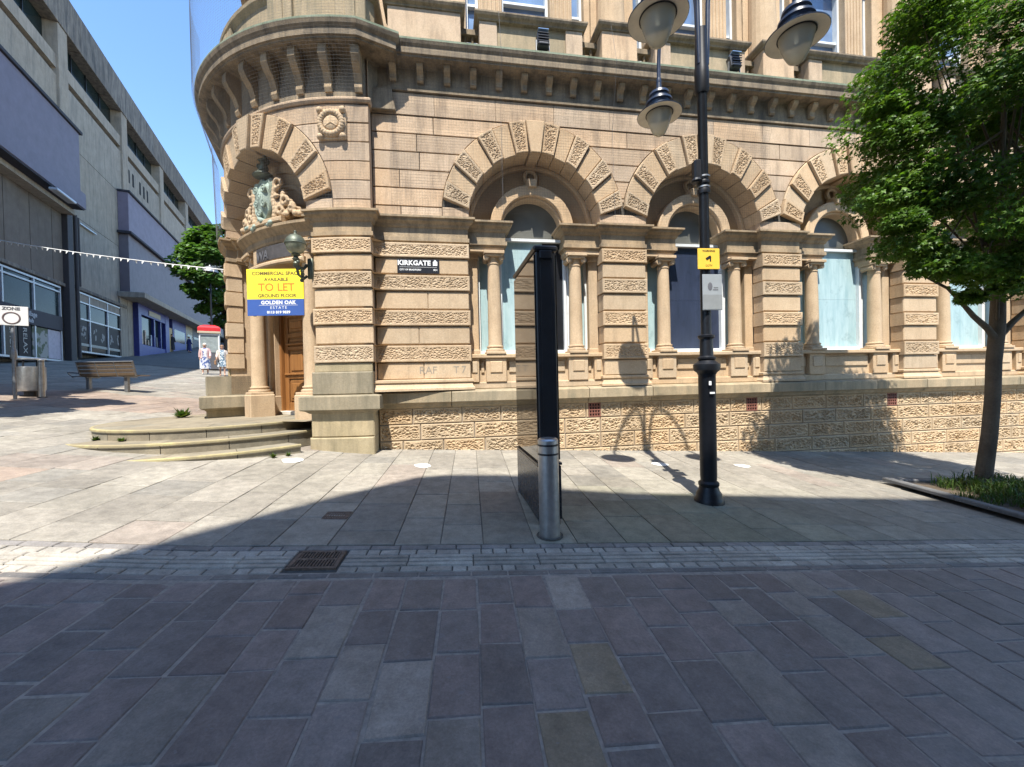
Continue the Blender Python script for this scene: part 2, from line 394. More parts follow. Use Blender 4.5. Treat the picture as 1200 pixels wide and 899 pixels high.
def inset2(poly, d):
    n = len(poly); out = []
    for i in range(n):
        p0, p1, p2 = poly[i-1], poly[i], poly[(i+1) % n]
        e1 = (p1[0]-p0[0], p1[1]-p0[1]); e2 = (p2[0]-p1[0], p2[1]-p1[1])
        l1 = math.hypot(*e1) or 1e-6; l2 = math.hypot(*e2) or 1e-6
        n1 = (-e1[1]/l1, e1[0]/l1); n2 = (-e2[1]/l2, e2[0]/l2)
        k = max(0.35, 1+n1[0]*n2[0]+n1[1]*n2[1])
        out.append((p1[0]+(n1[0]+n2[0])*d/k, p1[1]+(n1[1]+n2[1])*d/k))
    return out
def fprism(mb, poly, n0, n1, ch=0.012, col=None):
    """poly: CCW (s,z); front at n1, sides back to n0"""
    fr2 = inset2(poly, ch) if ch else poly
    fr = [W(s, z, n1) for s, z in fr2]; mid = [W(s, z, n1-ch) for s, z in poly]; bk = [W(s, z, n0) for s, z in poly]
    mb.poly(fr, col); n = len(poly)
    if ch: mb.grid([mid, fr], True, col)
    mb.grid([bk, mid], True, col)
def sweep(mb, path, prof, caps=True, col=None):
    """path: [(s,n)] left to right, prof: [(dn,z)] bottom to top; mitred corners"""
    pts = []
    for i in range(len(path)-1):
        a, b = path[i], path[i+1]
        ss = srange(a[0], b[0], 0.2) if b[0]-a[0] > 0.25 and a[0] < S0 else [a[0], b[0]]
        for k, s in enumerate(ss[:-1]):
            f = (s-a[0])/(b[0]-a[0]) if b[0] != a[0] else 0
            pts.append((s, a[1]+(b[1]-a[1])*f))
    pts.append(path[-1])
    rows = []
    for i, p in enumerate(pts):
        def nor(a, b):
            d = (b[0]-a[0], b[1]-a[1]); l = math.hypot(*d) or 1e-9; return (-d[1]/l, d[0]/l)
        na = nor(pts[i-1], p) if i else None; nb = nor(p, pts[i+1]) if i < len(pts)-1 else None
        na = na or nb; nb = nb or na
        k = max(0.3, 1+na[0]*nb[0]+na[1]*nb[1]); mx = ((na[0]+nb[0])/k, (na[1]+nb[1])/k)
        rows.append([(p[0]+mx[0]*dn, p[1]+mx[1]*dn, z) for dn, z in prof])
    R = [[WD(s, z, n, pts) for s, n, z in r] for r in rows]
    for a in range(len(R)-1):
        mb.grid([[R[a][j], R[a+1][j]] for j in range(len(prof))], col=col)
    if caps:
        mb.poly(R[0][::-1], col) ; mb.poly(R[-1], col)
def WD(s, z, n, pts):
    """drum paths may overhang S0 a little: keep them on the drum side"""
    if pts[0][0] < S0-0.01 and pts[-1][0] <= S0+1e-6 and s > S0:
        p = OB+FD*s+ND*(n+0.22); return V3((p.x, p.y, z))
    return W(s, z, n)
def nz(x, y, z): return noise.noise(V3((x, y, z)))
def pit(s, z, seed, fr=11.0):
    q = V3((s*fr+nz(s*7, z*7, seed)*0.7, z*fr*1.35+nz(s*7, z*7, seed+9)*0.7, seed))
    d = noise.voronoi(q)[0]
    return clamp((d[1]-d[0]-0.07)/0.20, 0, 1)
def vpanel(mb, s0, s1, z0, z1, n0, n1, step=0.02, depth=0.03, margin=0.035, col=None, seed=0.0, fr=24.0, rock=0.0):
    """vermiculated block: dressed margin, pitted field, straight sides back to n0"""
    ns = max(3, int((s1-s0)/step)); nzv = max(3, int((z1-z0)/step)); rows = []
    for j in range(nzv+1):
        z = z0+(z1-z0)*j/nzv; r = []
        for i in range(ns+1):
            s = s0+(s1-s0)*i/ns
            e = min(s-s0, s1-s, z-z0, z1-z); n = n1
            if e < 1e-6: n = n1-0.012
            elif e > margin:
                n = n1 + rock*(0.5+nz(s*6, z*6, seed+3)) - depth*pit(s, z, seed, fr)*clamp((e-margin)/0.015, 0, 1)
            r.append(W(s, z, n))
        rows.append(r)
    mb.grid(rows, col=col)
    ss = srange(s0, s1)
    mb.grid([[W(s, z0, n0) for s in ss], [W(s, z0, n1-0.012) for s in ss]], col=col)
    mb.grid([[W(s, z1, n1-0.012) for s in ss], [W(s, z1, n0) for s in ss]], col=col)
    mb.poly([W(s0, z0, n0), W(s0, z0, n1-0.012), W(s0, z1, n1-0.012), W(s0, z1, n0)], col)
    mb.poly([W(s1, z0, n1-0.012), W(s1, z0, n0), W(s1, z1, n0), W(s1, z1, n1-0.012)], col)
def tint(v=0.08, warm=0.04):
    k = 1+random.uniform(-v, v); w = random.uniform(-warm, warm)
    return (k*(1+w), k, k*(1-w*1.3))
# ------------------------------------------------------------------ THE BANK
BAYC = [0.545+3.585*k for k in range(4)]
PIERS = [(BAYC[k]+1.335, BAYC[k]+2.25) for k in range(4)]
CDR = S0-RD*rad(37)                                   # middle of the corner entrance
SEND = PIERS[3][1]
SDL = S0-RD*AMAX-9.0                                  # far end of the Darley Street side
bank = thing('bank_building', W(0.5, g(0.5, 7.8), 0), 'ornate sandstone bank with arched windows and rounded corner entrance', 'building')

# solid unseen core, added so no light leaks through
mb = MB()
core = [W(SEND, 0, -0.95), W(SEND, 0, -14), W(SDL, 0, -14), W(SDL, 0, -0.95)] + [W(S0-RD*rad(a), 0, -1.75) for a in range(74, -1, -6)] + [W(S0+0.05, 0, -0.95)]
lo = [V3((p.x, p.y, -2)) for p in core]; hi = [V3((p.x, p.y, 12.4)) for p in core]
mb.grid([lo, hi], True, flip=True); mb.poly(hi[::-1])
mb.build('light_stop_core', SANDW, bank)

# plinth of pitted blocks
mb = MB(); zt = 1.10; rows = 7; hgt = 0.302
vents = [(1.53, 1.79), (5.05, 5.31), (8.62, 8.88)]
mb2 = MB()
for r in range(rows):
    z1 = zt-r*hgt; z0 = z1-hgt+0.018
    s = S0+0.02 - random.uniform(0, 0.5); j = []
    while s < SEND:
        L = random.uniform(0.72, 1.02); j.append((s, min(s+L-0.016, SEND))); s += L
    for a, b in j:
        a = max(a, S0+0.02)
        segs = [(a, b)]
        if r == 0:
            for va, vb in vents:
                segs = [q for (x, y) in segs for q in ([(x, min(y, va))] if x < va else []) + ([(max(x, vb), y)] if y > vb else [])]
        for x, y in segs:
            pw = W(x, 0, 0)
            if z1 < g(pw.x, pw.y)-0.08 and z1 < g(W(y, 0, 0).x, W(y, 0, 0).y)-0.08: continue
            if y-x < 0.08: fbox(mb, x, y, z0, z1, -0.1, 0.0, 0.006, tint()); continue
            vpanel(mb, x, y, z0, z1, -0.06, 0.0, 0.012, 0.027, 0.026, tint(), seed=r*7.3+s, fr=14.5, rock=0.010)
plinth = mb.build('plinth_wall', VERM, bank)
mb = MB(); fbox(mb, S0+0.01, SEND, -1.6, 1.12, -0.6, -0.03); mb.build('plinth_core', JOINT, bank)
for va, vb in vents:
    mb = MB(); z0, z1 = zt-hgt+0.02, zt
    mb.mi = 1; fbox(mb, va+.01, vb-.01, z0+.01, z1-.01, -0.028, -0.024); mb.mi = 0
    nb = 4
    for i in range(nb+1):
        x = va+0.01+(vb-va-0.035)*i/nb; fbox(mb, x, x+0.022, z0, z1, -0.024, -0.006)
        zz = z0+(z1-z0-0.022)*i/nb; fbox(mb, va, vb, zz, zz+0.022, -0.0235, -0.003)
    mb.build('vent_grille', [TERRA, HOLE], bank)

# ledge
mb = MB(); LP = [(-0.2, 1.10), (0.0, 1.10), (0.05, 1.135), (0.075, 1.19), (0.12, 1.20), (0.13, 1.215), (0.13, 1.385), (0.115, 1.40), (-0.02, 1.43), (-0.3, 1.43)]
for i in range(12):
    a = S0+0.01+(SEND-S0)*i/12; b = S0+(SEND-S0)*(i+1)/12-0.004
    sweep(mb, [(a, 0), (b, 0)], LP, col=tint(0.10, 0.03))
mb.build('ledge', LEDGE, bank)

COURSE = [(0, 1.645, 1.95), (1, 1.965, 2.265), (0, 2.295, 2.62), (1, 2.635, 2.915), (0, 2.945, 3.265), (1, 3.285, 3.565), (0, 3.595, 3.875), (1, 3.895, 4.16)]
PBASE = [(-0.3, 1.42), (0.075, 1.43), (0.075, 1.47), (0.05, 1.50), (0.02, 1.57), (0.05, 1.585), (0.05, 1.625), (0.0, 1.64), (-0.3, 1.64)]
def pier(s0, s1, base=True, seed=0, dn=0.0, lo=0):
    mb = MB(); fbox(mb, s0+0.03, s1-0.03, 1.42, 4.3, -0.7+dn, -0.012+dn)
    for kind, z0, z1 in COURSE[lo:]:
        if kind == 0:
            n_ = 2 if s1-s0 > 1.4 else 1
            cut = s0+(s1-s0)*random.uniform(0.4, 0.6)
            for a, b in ([(s0, s1)] if n_ == 1 else [(s0, cut-0.002), (cut+0.002, s1)]): fbox(mb, a, b, z0, z1, -0.25+dn, 0.025+dn, 0.014, tint())
        else: vpanel(mb, s0-0.02, s1+0.02, z0, z1, -0.25+dn, 0.058+dn, 0.0095, 0.014, 0.035, tint(), seed=seed+z0*3, fr=20)
    if base: sweep(mb, [(s0, -0.3+dn), (s0, 0.0+dn), (s1, 0.0+dn), (s1, -0.3+dn)], PBASE, col=tint())
    mb.build('pier', SAND, bank)
pier(S0+0.015, -0.79, seed=1)
for i, (a, b) in enumerate(PIERS): pier(a, b, seed=20+i*5)
DPW = 1.02
pier(S0-DPW, S0, base=False, seed=50, lo=1)
pier(S0-4.883, S0-4.883+DPW, base=False, seed=60, lo=1)
pier(SDL, S0-5.5, seed=70)

# string course breaking round the piers and out over the window columns
EPROF = [(-0.45, 4.17), (0, 4.17), (0, 4.2), (0.03, 4.205), (0.03, 4.275), (0.004, 4.285), (0.004, 4.45), (0.03, 4.47), (0.045, 4.51), (0.10, 4.555), (0.11, 4.60), (0.14, 4.605), (0.14, 4.642), (0.0, 4.672), (-0.45, 4.675)]
mb = MB(); BN = -0.10; CI = 0.60
def bayin(c): return [(c-1.335, 0.0), (c-1.335, BN), (c-CI, BN), (c-CI, -0.6)]
def bayout(c): return [(c+CI, -0.6), (c+CI, BN), (c+1.335, BN), (c+1.335, 0.0)]
SCS = stone('string_course_stone', (0.33, 0.24, 0.145), (0.43, 0.32, 0.2), dirt=(0.12, 0.1, 0.075), dirt_amt=0.75, thr=(0.42, 0.68))
def scp():
    global mb
    mb.build('string_course', SCS, bank); mb = MB()
sweep(mb, [(S0+0.005, 0.0)]+bayin(BAYC[0]), EPROF, col=tint(.04)); scp()
for k in range(3): sweep(mb, bayout(BAYC[k])+bayin(BAYC[k+1]), EPROF, col=tint(.04)); scp()
sweep(mb, bayout(BAYC[3])+[(SEND, 0.0), (SEND, -0.6)], EPROF); scp()
DN = -0.28; CW = 1.42
sweep(mb, [(CDR+CW-0.12, -1.3), (CDR+CW-0.12, DN+0.1), (CDR+CW, DN+0.1), (CDR+CW, 0.0), (S0, 0.0), (S0, -0.3)], EPROF); scp()
sweep(mb, [(S0-5.5, 0.0), (CDR-CW, 0.0), (CDR-CW, DN+0.1), (CDR-CW+0.12, DN+0.1), (CDR-CW+0.12, -1.3)], EPROF); scp()
sweep(mb, [(CDR-CW+0.1, DN), (CDR+CW-0.1, DN)], [(-0.9, 4.30), (0.0, 4.30), (0.02, 4.34), (0.02, 4.42), (0.05, 4.45), (0.09, 4.50), (0.14, 4.55), (0.14, 4.60), (0.0, 4.64), (-0.9, 4.65)])
scp()

# upper wall ashlar cut to the arches
EXC, EXR, INC, INR = 4.79, 1.79, 4.66, 1.30
ARCHES = [CDR]+BAYC
def hw(z, R=EXR): 
    if z <= EXC: return R
    d = R*R-(z-EXC)**2; return math.sqrt(d) if d > 0 else 0.0
mb = MB(); bk = MB()
ZR = [4.68, 4.86, 5.195, 5.53, 5.865, 6.20, 6.53]
def ashlar(sl, cl, sr, cr, arcL, arcR):
    global mb
    """one stretch of wall between sl..sr; arcL/arcR: centre of the arch bounding it or None"""
    for r in range(6):
        z0, z1 = ZR[r], ZR[r+1]-0.02
        zs = [z0+(z1-z0)*i/5 for i in range(6)]
        L = [(arcL+hw(z)+0.008) if arcL is not None else sl for z in zs]
        R = [(arcR-hw(z)-0.008) if arcR is not None else sr for z in zs]
        ok = [i for i in range(6) if R[i]-L[i] > 0.035]
        if len(ok) < 2: continue
        zs = [zs[i] for i in ok]; L = [L[i] for i in ok]; R = [R[i] for i in ok]
        jo = []; a, b = max(L)+0.28, min(R)-0.28
        s = a+random.uniform(0.05, 0.55) + (0.3 if r % 2 else 0)
        while s < b: jo.append(s); s += random.uniform(0.62, 0.95)
        edges = [L]+[[x]*len(zs) for x in jo]+[R]
        for e0, e1 in zip(edges[:-1], edges[1:]):
            g0 = 0.0 if e0 is L else 0.006; g1 = 0.0 if e1 is R else 0.006
            bot = [(e0[0]+g0, zs[0])]; w = e1[0]-e0[0]
            kk = max(1, int(w/0.3)) if e0[0] < S0 else 1
            low = [(e0[0]+g0+(w-g0-g1)*i/kk, zs[0]) for i in range(kk+1)]
            top = [(e1[-1]-g1-(e1[-1]-g1-e0[-1]-g0)*i/kk, zs[-1]) for i in range(kk+1)]
            left = [(e0[i]+g0, zs[i]) for i in range(len(zs)-2, 0, -1)] if e0 is L and arcL is not None else []
            right = [(e1[i]-g1, zs[i]) for i in range(1, len(zs)-1)] if e1 is R and arcR is not None else []
            t_ = tint(0.14, 0.04)
            if e0[0] < S0 and (left or right or kk > 1):
                fs = [bk_ for bk_ in range(1)]
                # on the drum: vertical strips so the stone follows the curve
                m_ = max(2, int(w/0.2)+1); rowsf = []
                for i in range(len(zs)):
                    rowsf.append([W(e0[i]+g0+(e1[i]-g1-e0[i]-g0)*q/m_, zs[i], 0.0) for q in range(m_+1)])
                mb.grid(rowsf, col=t_)
                rb = [[W(e0[i]+g0+(e1[i]-g1-e0[i]-g0)*q/m_, zs[i], -0.045) for q in range(m_+1)] for i in (0, len(zs)-1)]
                mb.grid([rb[0], rowsf[0]], col=t_); mb.grid([rowsf[-1], rb[1]], col=t_)
                mb.grid([[W(e0[i]+g0, zs[i], -0.045) for i in range(len(zs))], [rw[0] for rw in rowsf]], col=t_, flip=True)
                mb.grid([[rw[-1] for rw in rowsf], [W(e1[i]-g1, zs[i], -0.045) for i in range(len(zs))]], col=t_, flip=True)
            else:
                fprism(mb, low+right+top+left, -0.045, 0.0, 0.007, t_)
    # backing
    zs = [4.66+(6.6-4.66)*i/16 for i in range(17)]; rws = []
    for z in zs:
        l = arcL+max(hw(z)-0.3, 0) if arcL is not None else sl; r = arcR-max(hw(z)-0.3, 0) if arcR is not None else sr
        rws.append([W(l+(r-l)*i/24, z, -0.03) for i in range(25)])
    bk.grid(rws)
    mb.build('upper_wall', SANDW, bank); mb = MB()
ashlar(S0+0.012, None, None, None, None, BAYC[0])
for k in range(3): ashlar(None, None, None, None, BAYC[k], BAYC[k+1])
ashlar(None, None, SEND, None, BAYC[3], None)
ashlar(None, None, S0, None, CDR, None)
ashlar(SDL, None, None, None, None, CDR)
for a, b in zip([None]+BAYC, BAYC+[None]):        # springer stones
    if a is None: continue
    fbox(mb, a+INR, (b-INR) if b else SEND, 4.672, 4.855, -0.5, 0.016, 0.01, tint()); mb.build('springer_stone', SANDW, bank); mb = MB()
fbox(mb, BAYC[0]-EXR, BAYC[0]-INR, 4.672, 4.855, -0.5, 0.016, 0.01, tint()); mb.build('springer_stone', SANDW, bank); mb = MB()
fbox(mb, CDR+INR, CDR+EXR, 4.672, 4.855, -0.8, 0.016, 0.01, tint()); mb.build('springer_stone', SANDW, bank); mb = MB(); fbox(mb, CDR-EXR, CDR-INR, 4.672, 4.855, -0.8, 0.016, 0.01, tint())
mb.build('springer_stone', SANDW, bank); bk.build('wall_backing', JOINTD, bank)
mb = MB(); mb.poly([W(S0, 4.6, -0.25), W(S0, 4.6, 0.0), W(S0, 7.4, 0.0), W(S0, 7.4, -0.25)][::-1]); mb.poly([W(S0, 1.0, -0.25), W(S0, 1.0, -0.02), W(S0, 4.6, -0.02), W(S0, 4.6, -0.25)][::-1]); mb.build('corner_return', SANDW, bank)

def arch(c, n0):
    mb = MB(); nv = 15; t0, t1 = rad(7.0), rad(173)
    def pt(th, f):
        i = (c+INR*math.cos(th), INC+INR*math.sin(th)); o = (c+EXR*math.cos(th), EXC+EXR*math.sin(th))
        return (i[0]+(o[0]-i[0])*f, i[1]+(o[1]-i[1])*f)
    for k in range(nv):
        if k == 7: continue
        a0, a1 = t0+(t1-t0)*k/nv+0.004, t0+(t1-t0)*(k+1)/nv-0.004; tt = tint(0.07, 0.04)
        if k % 2:
            m = 4; P = [pt(a0+(a1-a0)*i/m, 0) for i in range(m, -1, -1)][::-1]; Q = [pt(a0+(a1-a0)*i/m, 0.985) for i in range(m+1)]
            poly = Q+P[::-1]
            fprism(mb, poly, n0, 0.022, 0.012, tt)
        else:
            nu, nw = 30, 48; rows = []; mg = 0.04; n1 = 0.075; seed = k*3.1+c
            for j in range(nw+1):
                f = j/nw; r = []
                for i in range(nu+1):
                    th = a1+(a0-a1)*i/nu; s, z = pt(th, 0.01+0.975*f)
                    L = 0.5+0.12*math.sin(th); wd = (a1-a0)*(INR+L*f)
                    e = min(f*L, (1-f)*L, i/nu*wd, (1-i/nu)*wd); n = n1
                    if e < 1e-6: n = n1-0.014
                    elif e > mg: n = n1-0.015*pit(s, z, seed, 20)*clamp((e-mg)/0.012, 0, 1)
                    r.append(W(s, z, n))
                rows.append(r)
            mb.grid(rows, col=tt)
            ring = [(a1+(a0-a1)*i/4, 0.01) for i in range(5)]+[(a0, 0.01+.975*j/4) for j in range(1, 5)]+[(a0+(a1-a0)*i/4, .985) for i in range(1, 5)]+[(a1, .985-.975*j/4) for j in range(1, 4)]
            mb.grid([[W(*pt(t, f), n0) for t, f in ring], [W(*pt(t, f), n1-0.014) for t, f in ring]], True, tt)
    arch_o = mb.build('arch', SAND, bank)
    mk = MB(); kz = INC+INR
    fprism(mk, [(c-0.10, kz-0.035), (c+0.10, kz-0.035), (c+0.185, 6.535), (c-0.185, 6.535)], n0, 0.14, 0.015, tint())
    mk.build('keystone', SAND, arch_o)
for c in BAYC: arch(c, -0.5)
arch(CDR, -0.55)

# frieze, cornice, brackets
mb = MB(); FP = [(-0.2, 6.53), (0.012, 6.535), (0.012, 6.925), (-0.2, 6.93)]
for i in range(14):
    a = S0+0.004+(SEND-S0)*i/14; b = S0+(SEND-S0)*(i+1)/14-0.003
    sweep(mb, [(a, 0), (b, 0)], FP, col=tint(.08, .05))
sweep(mb, [(S0-5.4, 0.0), (S0, 0.0), (S0, -0.24)], [(-0.2, 6.53), (0.03, 6.535), (0.05, 6.57), (0.05, 6.60), (0.02, 6.63), (-0.2, 6.63)])
mb.build('frieze', SANDW, bank)
CP1 = [(-0.2, 6.93), (0.05, 6.945), (0.05, 6.985), (0.015, 7.0), (0.015, 7.36), (0.05, 7.385), (0.27, 7.40), (0.27, 7.43), (0.30, 7.445), (0.30, 7.56), (0.33, 7.60), (0.35, 7.65)]
CP2 = [(0.35, 7.65), (0.35, 7.685), (0.05, 7.75), (-0.5, 7.76)]
DP1 = [(-0.2, 6.62), (0.02, 6.63), (0.02, 7.32), (0.06, 7.345), (0.36, 7.36), (0.36, 7.385), (0.40, 7.40), (0.40, 7.51), (0.44, 7.56), (0.46, 7.62)]
DP2 = [(0.46, 7.62), (0.46, 7.655), (0.05, 7.74), (-0.6, 7.76)]
mb = MB()
mb.mi = 0; sweep(mb, [(S0+0.3, 0), (SEND, 0), (SEND, -0.5)], CP1, caps=False); mb.mi = 1; sweep(mb, [(S0+0.3, 0), (SEND, 0), (SEND, -0.5)], CP2, caps=False)
dpath = [(SDL, 0.0), (S0+0.0, 0.0), (S0, -0.5)]
mb.mi = 0; sweep(mb, [(SDL, 0), (S0+0.12, 0), (S0+0.12, -0.5)], DP1, caps=False); mb.mi = 1; sweep(mb, [(SDL, 0), (S0+0.12, 0), (S0+0.12, -0.5)], DP2, caps=False)
mb.mi = 0; sweep(mb, [(S0+0.02, 0), (S0+0.31, 0)], CP1, caps=False)
mb.build('cornice', [SOOT, LEAD], bank)
mb = MB(); fprism(mb, [(S0+0.01, 6.54), (S0+0.46, 6.54), (S0+0.42, 6.75), (S0+0.40, 6.92), (S0+0.01, 6.92)], -0.1, 0.10, 0.012); mb.build('frieze_block', SOOT, bank)
def bracket(s, w, nmax, z0, z1, nb=0.0):
    mb = MB(); d = z1-z0
    pr = [(0, z0), (0.05, z0), (0.075, z0+d*.10), (0.06, z0+d*.22), (nmax*.42, z0+d*.42), (nmax*.8, z0+d*.60), (nmax, z0+d*.74), (nmax, z0+d*.9), (nmax*.93, z1), (0, z1)]
    A = [W(s-w/2, z, nb+n) for n, z in pr]; B = [W(s+w/2, z, nb+n) for n, z in pr]
    mb.grid([B, A], True); mb.poly(A); mb.poly(B[::-1])
    mb.build('bracket', SCS, bank)
s = S0+0.42
while s < SEND-0.2: bracket(s, 0.115, 0.165, 7.10, 7.40, 0.01); s += 0.487
s = S0-0.14
while s > S0-5.2: bracket(s, 0.125, 0.27, 6.68, 7.36, 0.015); s -= 0.51

# parapet on the cornice
CAPP = [(-0.1, 0.0), (0.02, 0.0), (0.03, 0.03), (0.07, 0.06), (0.09, 0.10), (0.09, 0.13), (0.0, 0.16), (-0.5, 0.165)]
def pblock(a, b, h, n1, panel):
    mb = MB()
    mb.mi = 0
    if panel:
        e = 0.34
        fbox(mb, a, a+e, 7.72, h, -0.45, n1, 0.01, tint()); fbox(mb, b-e, b, 7.72, h, -0.45, n1, 0.01, tint())
        mb.mi = 1; fbox(mb, a+e, b-e, 7.72, h, -0.45, n1-0.05); mb.mi = 0
    else:
        fbox(mb, a, b, 7.72, h, -0.45, n1, 0.01, tint())
    mb.mi = 2; sweep(mb, [(a, -0.45), (a, n1), (b, n1), (b, -0.45)], [(d, h+z) for d, z in CAPP])
    mb.build('parapet_block', [SANDW, LEDGE, SOOT], bank)
pblock(-2.15, -0.83, 8.46, 0.06, False)
for k, c in enumerate(BAYC):
    pblock(c-1.02, c+1.02, 8.43, 0.0, True)
    pblock(c+1.40, c+2.14, 8.46, 0.06, False)
mb = MB()
for k, c in enumerate(BAYC):
    for a, b in ((c-1.40, c-1.02), (c+1.02, c+1.40)):
        fbox(mb, a, b, 7.72, 7.95, -0.4, -0.16, 0.01); fbox(mb, a, b, 8.3, 8.42, -0.38, -0.2, 0.01)
        for q in (0.3, 0.7): mb.lathe(W(a+(b-a)*q, 7.95, -0.28), [(0.05, 0), (0.03, .04), (0.065, .13), (0.03, .24), (0.05, .35)], 10)
        mb.build('balustrade', SOOT, bank); mb = MB()
mb = MB()                                    # curved balcony wall over the corner
sweep(mb, [(SDL, -0.05), (S0+0.1, -0.05), (S0+0.1, -0.6)], [(-0.35, 7.72), (0, 7.72), (0, 8.52), (0.03, 8.55), (0.08, 8.60), (0.09, 8.66), (0, 8.7), (-0.35, 8.7)])
for a in (4, 24, 50, 70):
    s = S0-RD*rad(a); fbox(mb, s-0.26, s+0.26, 7.73, 8.54, -0.1, 0.02, 0.012); fbox(mb, s-0.09, s+0.09, 7.76, 8.5, 0.0, 0.045, 0.01)
mb.build('balcony_wall', LEDGE, bank)

# upper storey
mb = MB(); zt2 = 12.3
def ub(a, b, z0, z1, n1, ch=0.01): fbox(mb, a, b, z0, z1, -0.94, n1, ch, tint(.05))
prev = S0-0.3
for c in BAYC:
    for a, b in ((c-1.335-0.9, c-1.24), (c-0.98, c-0.50), (c+0.50, c+0.98), (c+1.24, c+1.4)): ub(max(a, S0+0.0), b, 7.7, 11.2, -0.5)
    for q in (-0.74, 0.74):
        for f in range(5): mb.tube([W(c+q-0.17+0.085*f, 8.2, -0.5), W(c+q-0.17+0.085*f, 10.8, -0.5)], 0.028, 8)
    ub(c-1.3, c+1.3, 7.7, 8.05, -0.46); ub(c-1.3, c+1.3, 10.9, 11.2, -0.47)
ub(BAYC[3]+1.24, SEND, 7.7, 11.2, -0.5)
sweep(mb, [(S0+0.3, -0.5), (SEND, -0.5), (SEND, -0.94)], [(0, 11.2), (0.05, 11.25), (0.05, 11.6), (0.2, 11.7), (0.4, 11.8), (0.42, 12.1), (-0.5, 12.3)], caps=False)
sweep(mb, [(SDL, -0.55), (S0+0.3, -0.55), (S0+0.3, -1.0)], [(-0.9, 7.7), (0, 7.7), (0.0, 11.2), (0.05, 11.25), (0.05, 11.6), (0.2, 11.7), (0.4, 11.8), (0.42, 12.1), (-0.9, 12.3)], caps=False)
for c in BAYC:
    mb.lathe(W(c+1.79, 8.0, -0.42), [(0.40, 0), (0.40, .2), (0.36, .26), (0.38, .34), (0.31, .42), (0.30, .5), (0.26, 3.0)], 20)
mb.build('upper_storey', SAND, bank)
def upwin(a, b, z0, z1, bars):
    m1 = MB(); fbox(m1, a, b, z0, z1, -0.9, -0.78)
    w = MB(); f = 0.05
    fbox(w, a, a+f, z0, z1, -0.8, -0.66); fbox(w, b-f, b, z0, z1, -0.8, -0.66); fbox(w, a+f, b-f, z0, z0+0.07, -0.8, -0.67); fbox(w, a+f, b-f, z1-f, z1, -0.8, -0.67)
    for zb in bars: fbox(w, a+f, b-f, zb, zb+0.05, -0.79, -0.69)
    fr = w.build('upper_window', WHITEW, bank); m1.build('pane', UGLASS, fr)
for k, c in enumerate(BAYC):
    upwin(c-0.50, c+0.50, 8.05, 10.9, [9.45]); upwin(c-1.24, c-0.98, 8.05, 10.9, [9.3]); upwin(c+0.98, c+1.24, 8.05, 10.9, [9.3])

# windows
def arc_ring(mb, c, zc, ri, ro, n0, n1, seg=28, ch=0.0, col=None):
    pr = [(ri, n0), (ri, n1-ch), (ri+ch, n1), (ro-ch, n1), (ro, n1-ch), (ro, n0)]
    rows = []
    for i in range(seg+1):
        th = PI-PI*i/seg
        rows.append([W(c+r*math.cos(th), zc+r*math.sin(th), n) for r, n in pr])
    mb.grid(rows, col=col)
def column(c, nn, zb, zt_, r, parent, half=False):
    mb = MB(); h = zt_-zb
    fb = lambda z0, z1, hwid: mb.box(W(c, (z0+z1)/2, nn), (2*hwid, 2*hwid, z1-z0), FD if c > S0 else dr_, ND if c > S0 else dd_, ZV, 0.006)
    if c <= S0: dd_ = dirD((S0-c)/RD); dr_ = V3((-dd_.y, dd_.x, 0))
    X = FD if c > S0 else dr_; Y = ND if c > S0 else dd_
    fb(zb, zb+0.05, r*1.45)
    mb.lathe(W(c, zb+0.05, nn), [(r*1.38, 0), (r*1.42, .02), (r*1.38, .045), (r*1.18, .055), (r*1.15, .075), (r*1.25, .085), (r*1.25, .105), (r*1.05, .115), (r, .15), (r, h*.33), (r*.95, h*.6), (r*.86, h-.30), (r*.95, h-.29), (r*.95, h-.27), (r*.86, h-.26), (r*.9, h-.14), (r*1.15, h-.10)], 22)
    for sg in (-1, 1):
        p = W(c+sg*r*1.12, zt_-0.125, nn)
        for k, (rr, ex) in enumerate(((0.062, 0.0), (0.04, 0.012), (0.018, 0.02))):
            a = p - Y*(r*1.0+ex); b = p + Y*(r*1.0+ex)
            mb.tube([a, p-Y*0.02, p+Y*0.02, b], [rr, rr*.72 if k == 0 else rr, rr*.72 if k == 0 else rr, rr], 14)
    fb(zt_-0.105, zt_-0.06, r*1.28); fb(zt_-0.06, zt_, r*1.5)
    return mb.build('column', SAND, parent, angle=40)
LUN = glassmat('dusty_lunette_glass', (0.075, 0.075, 0.065), 0.35, 0.3)
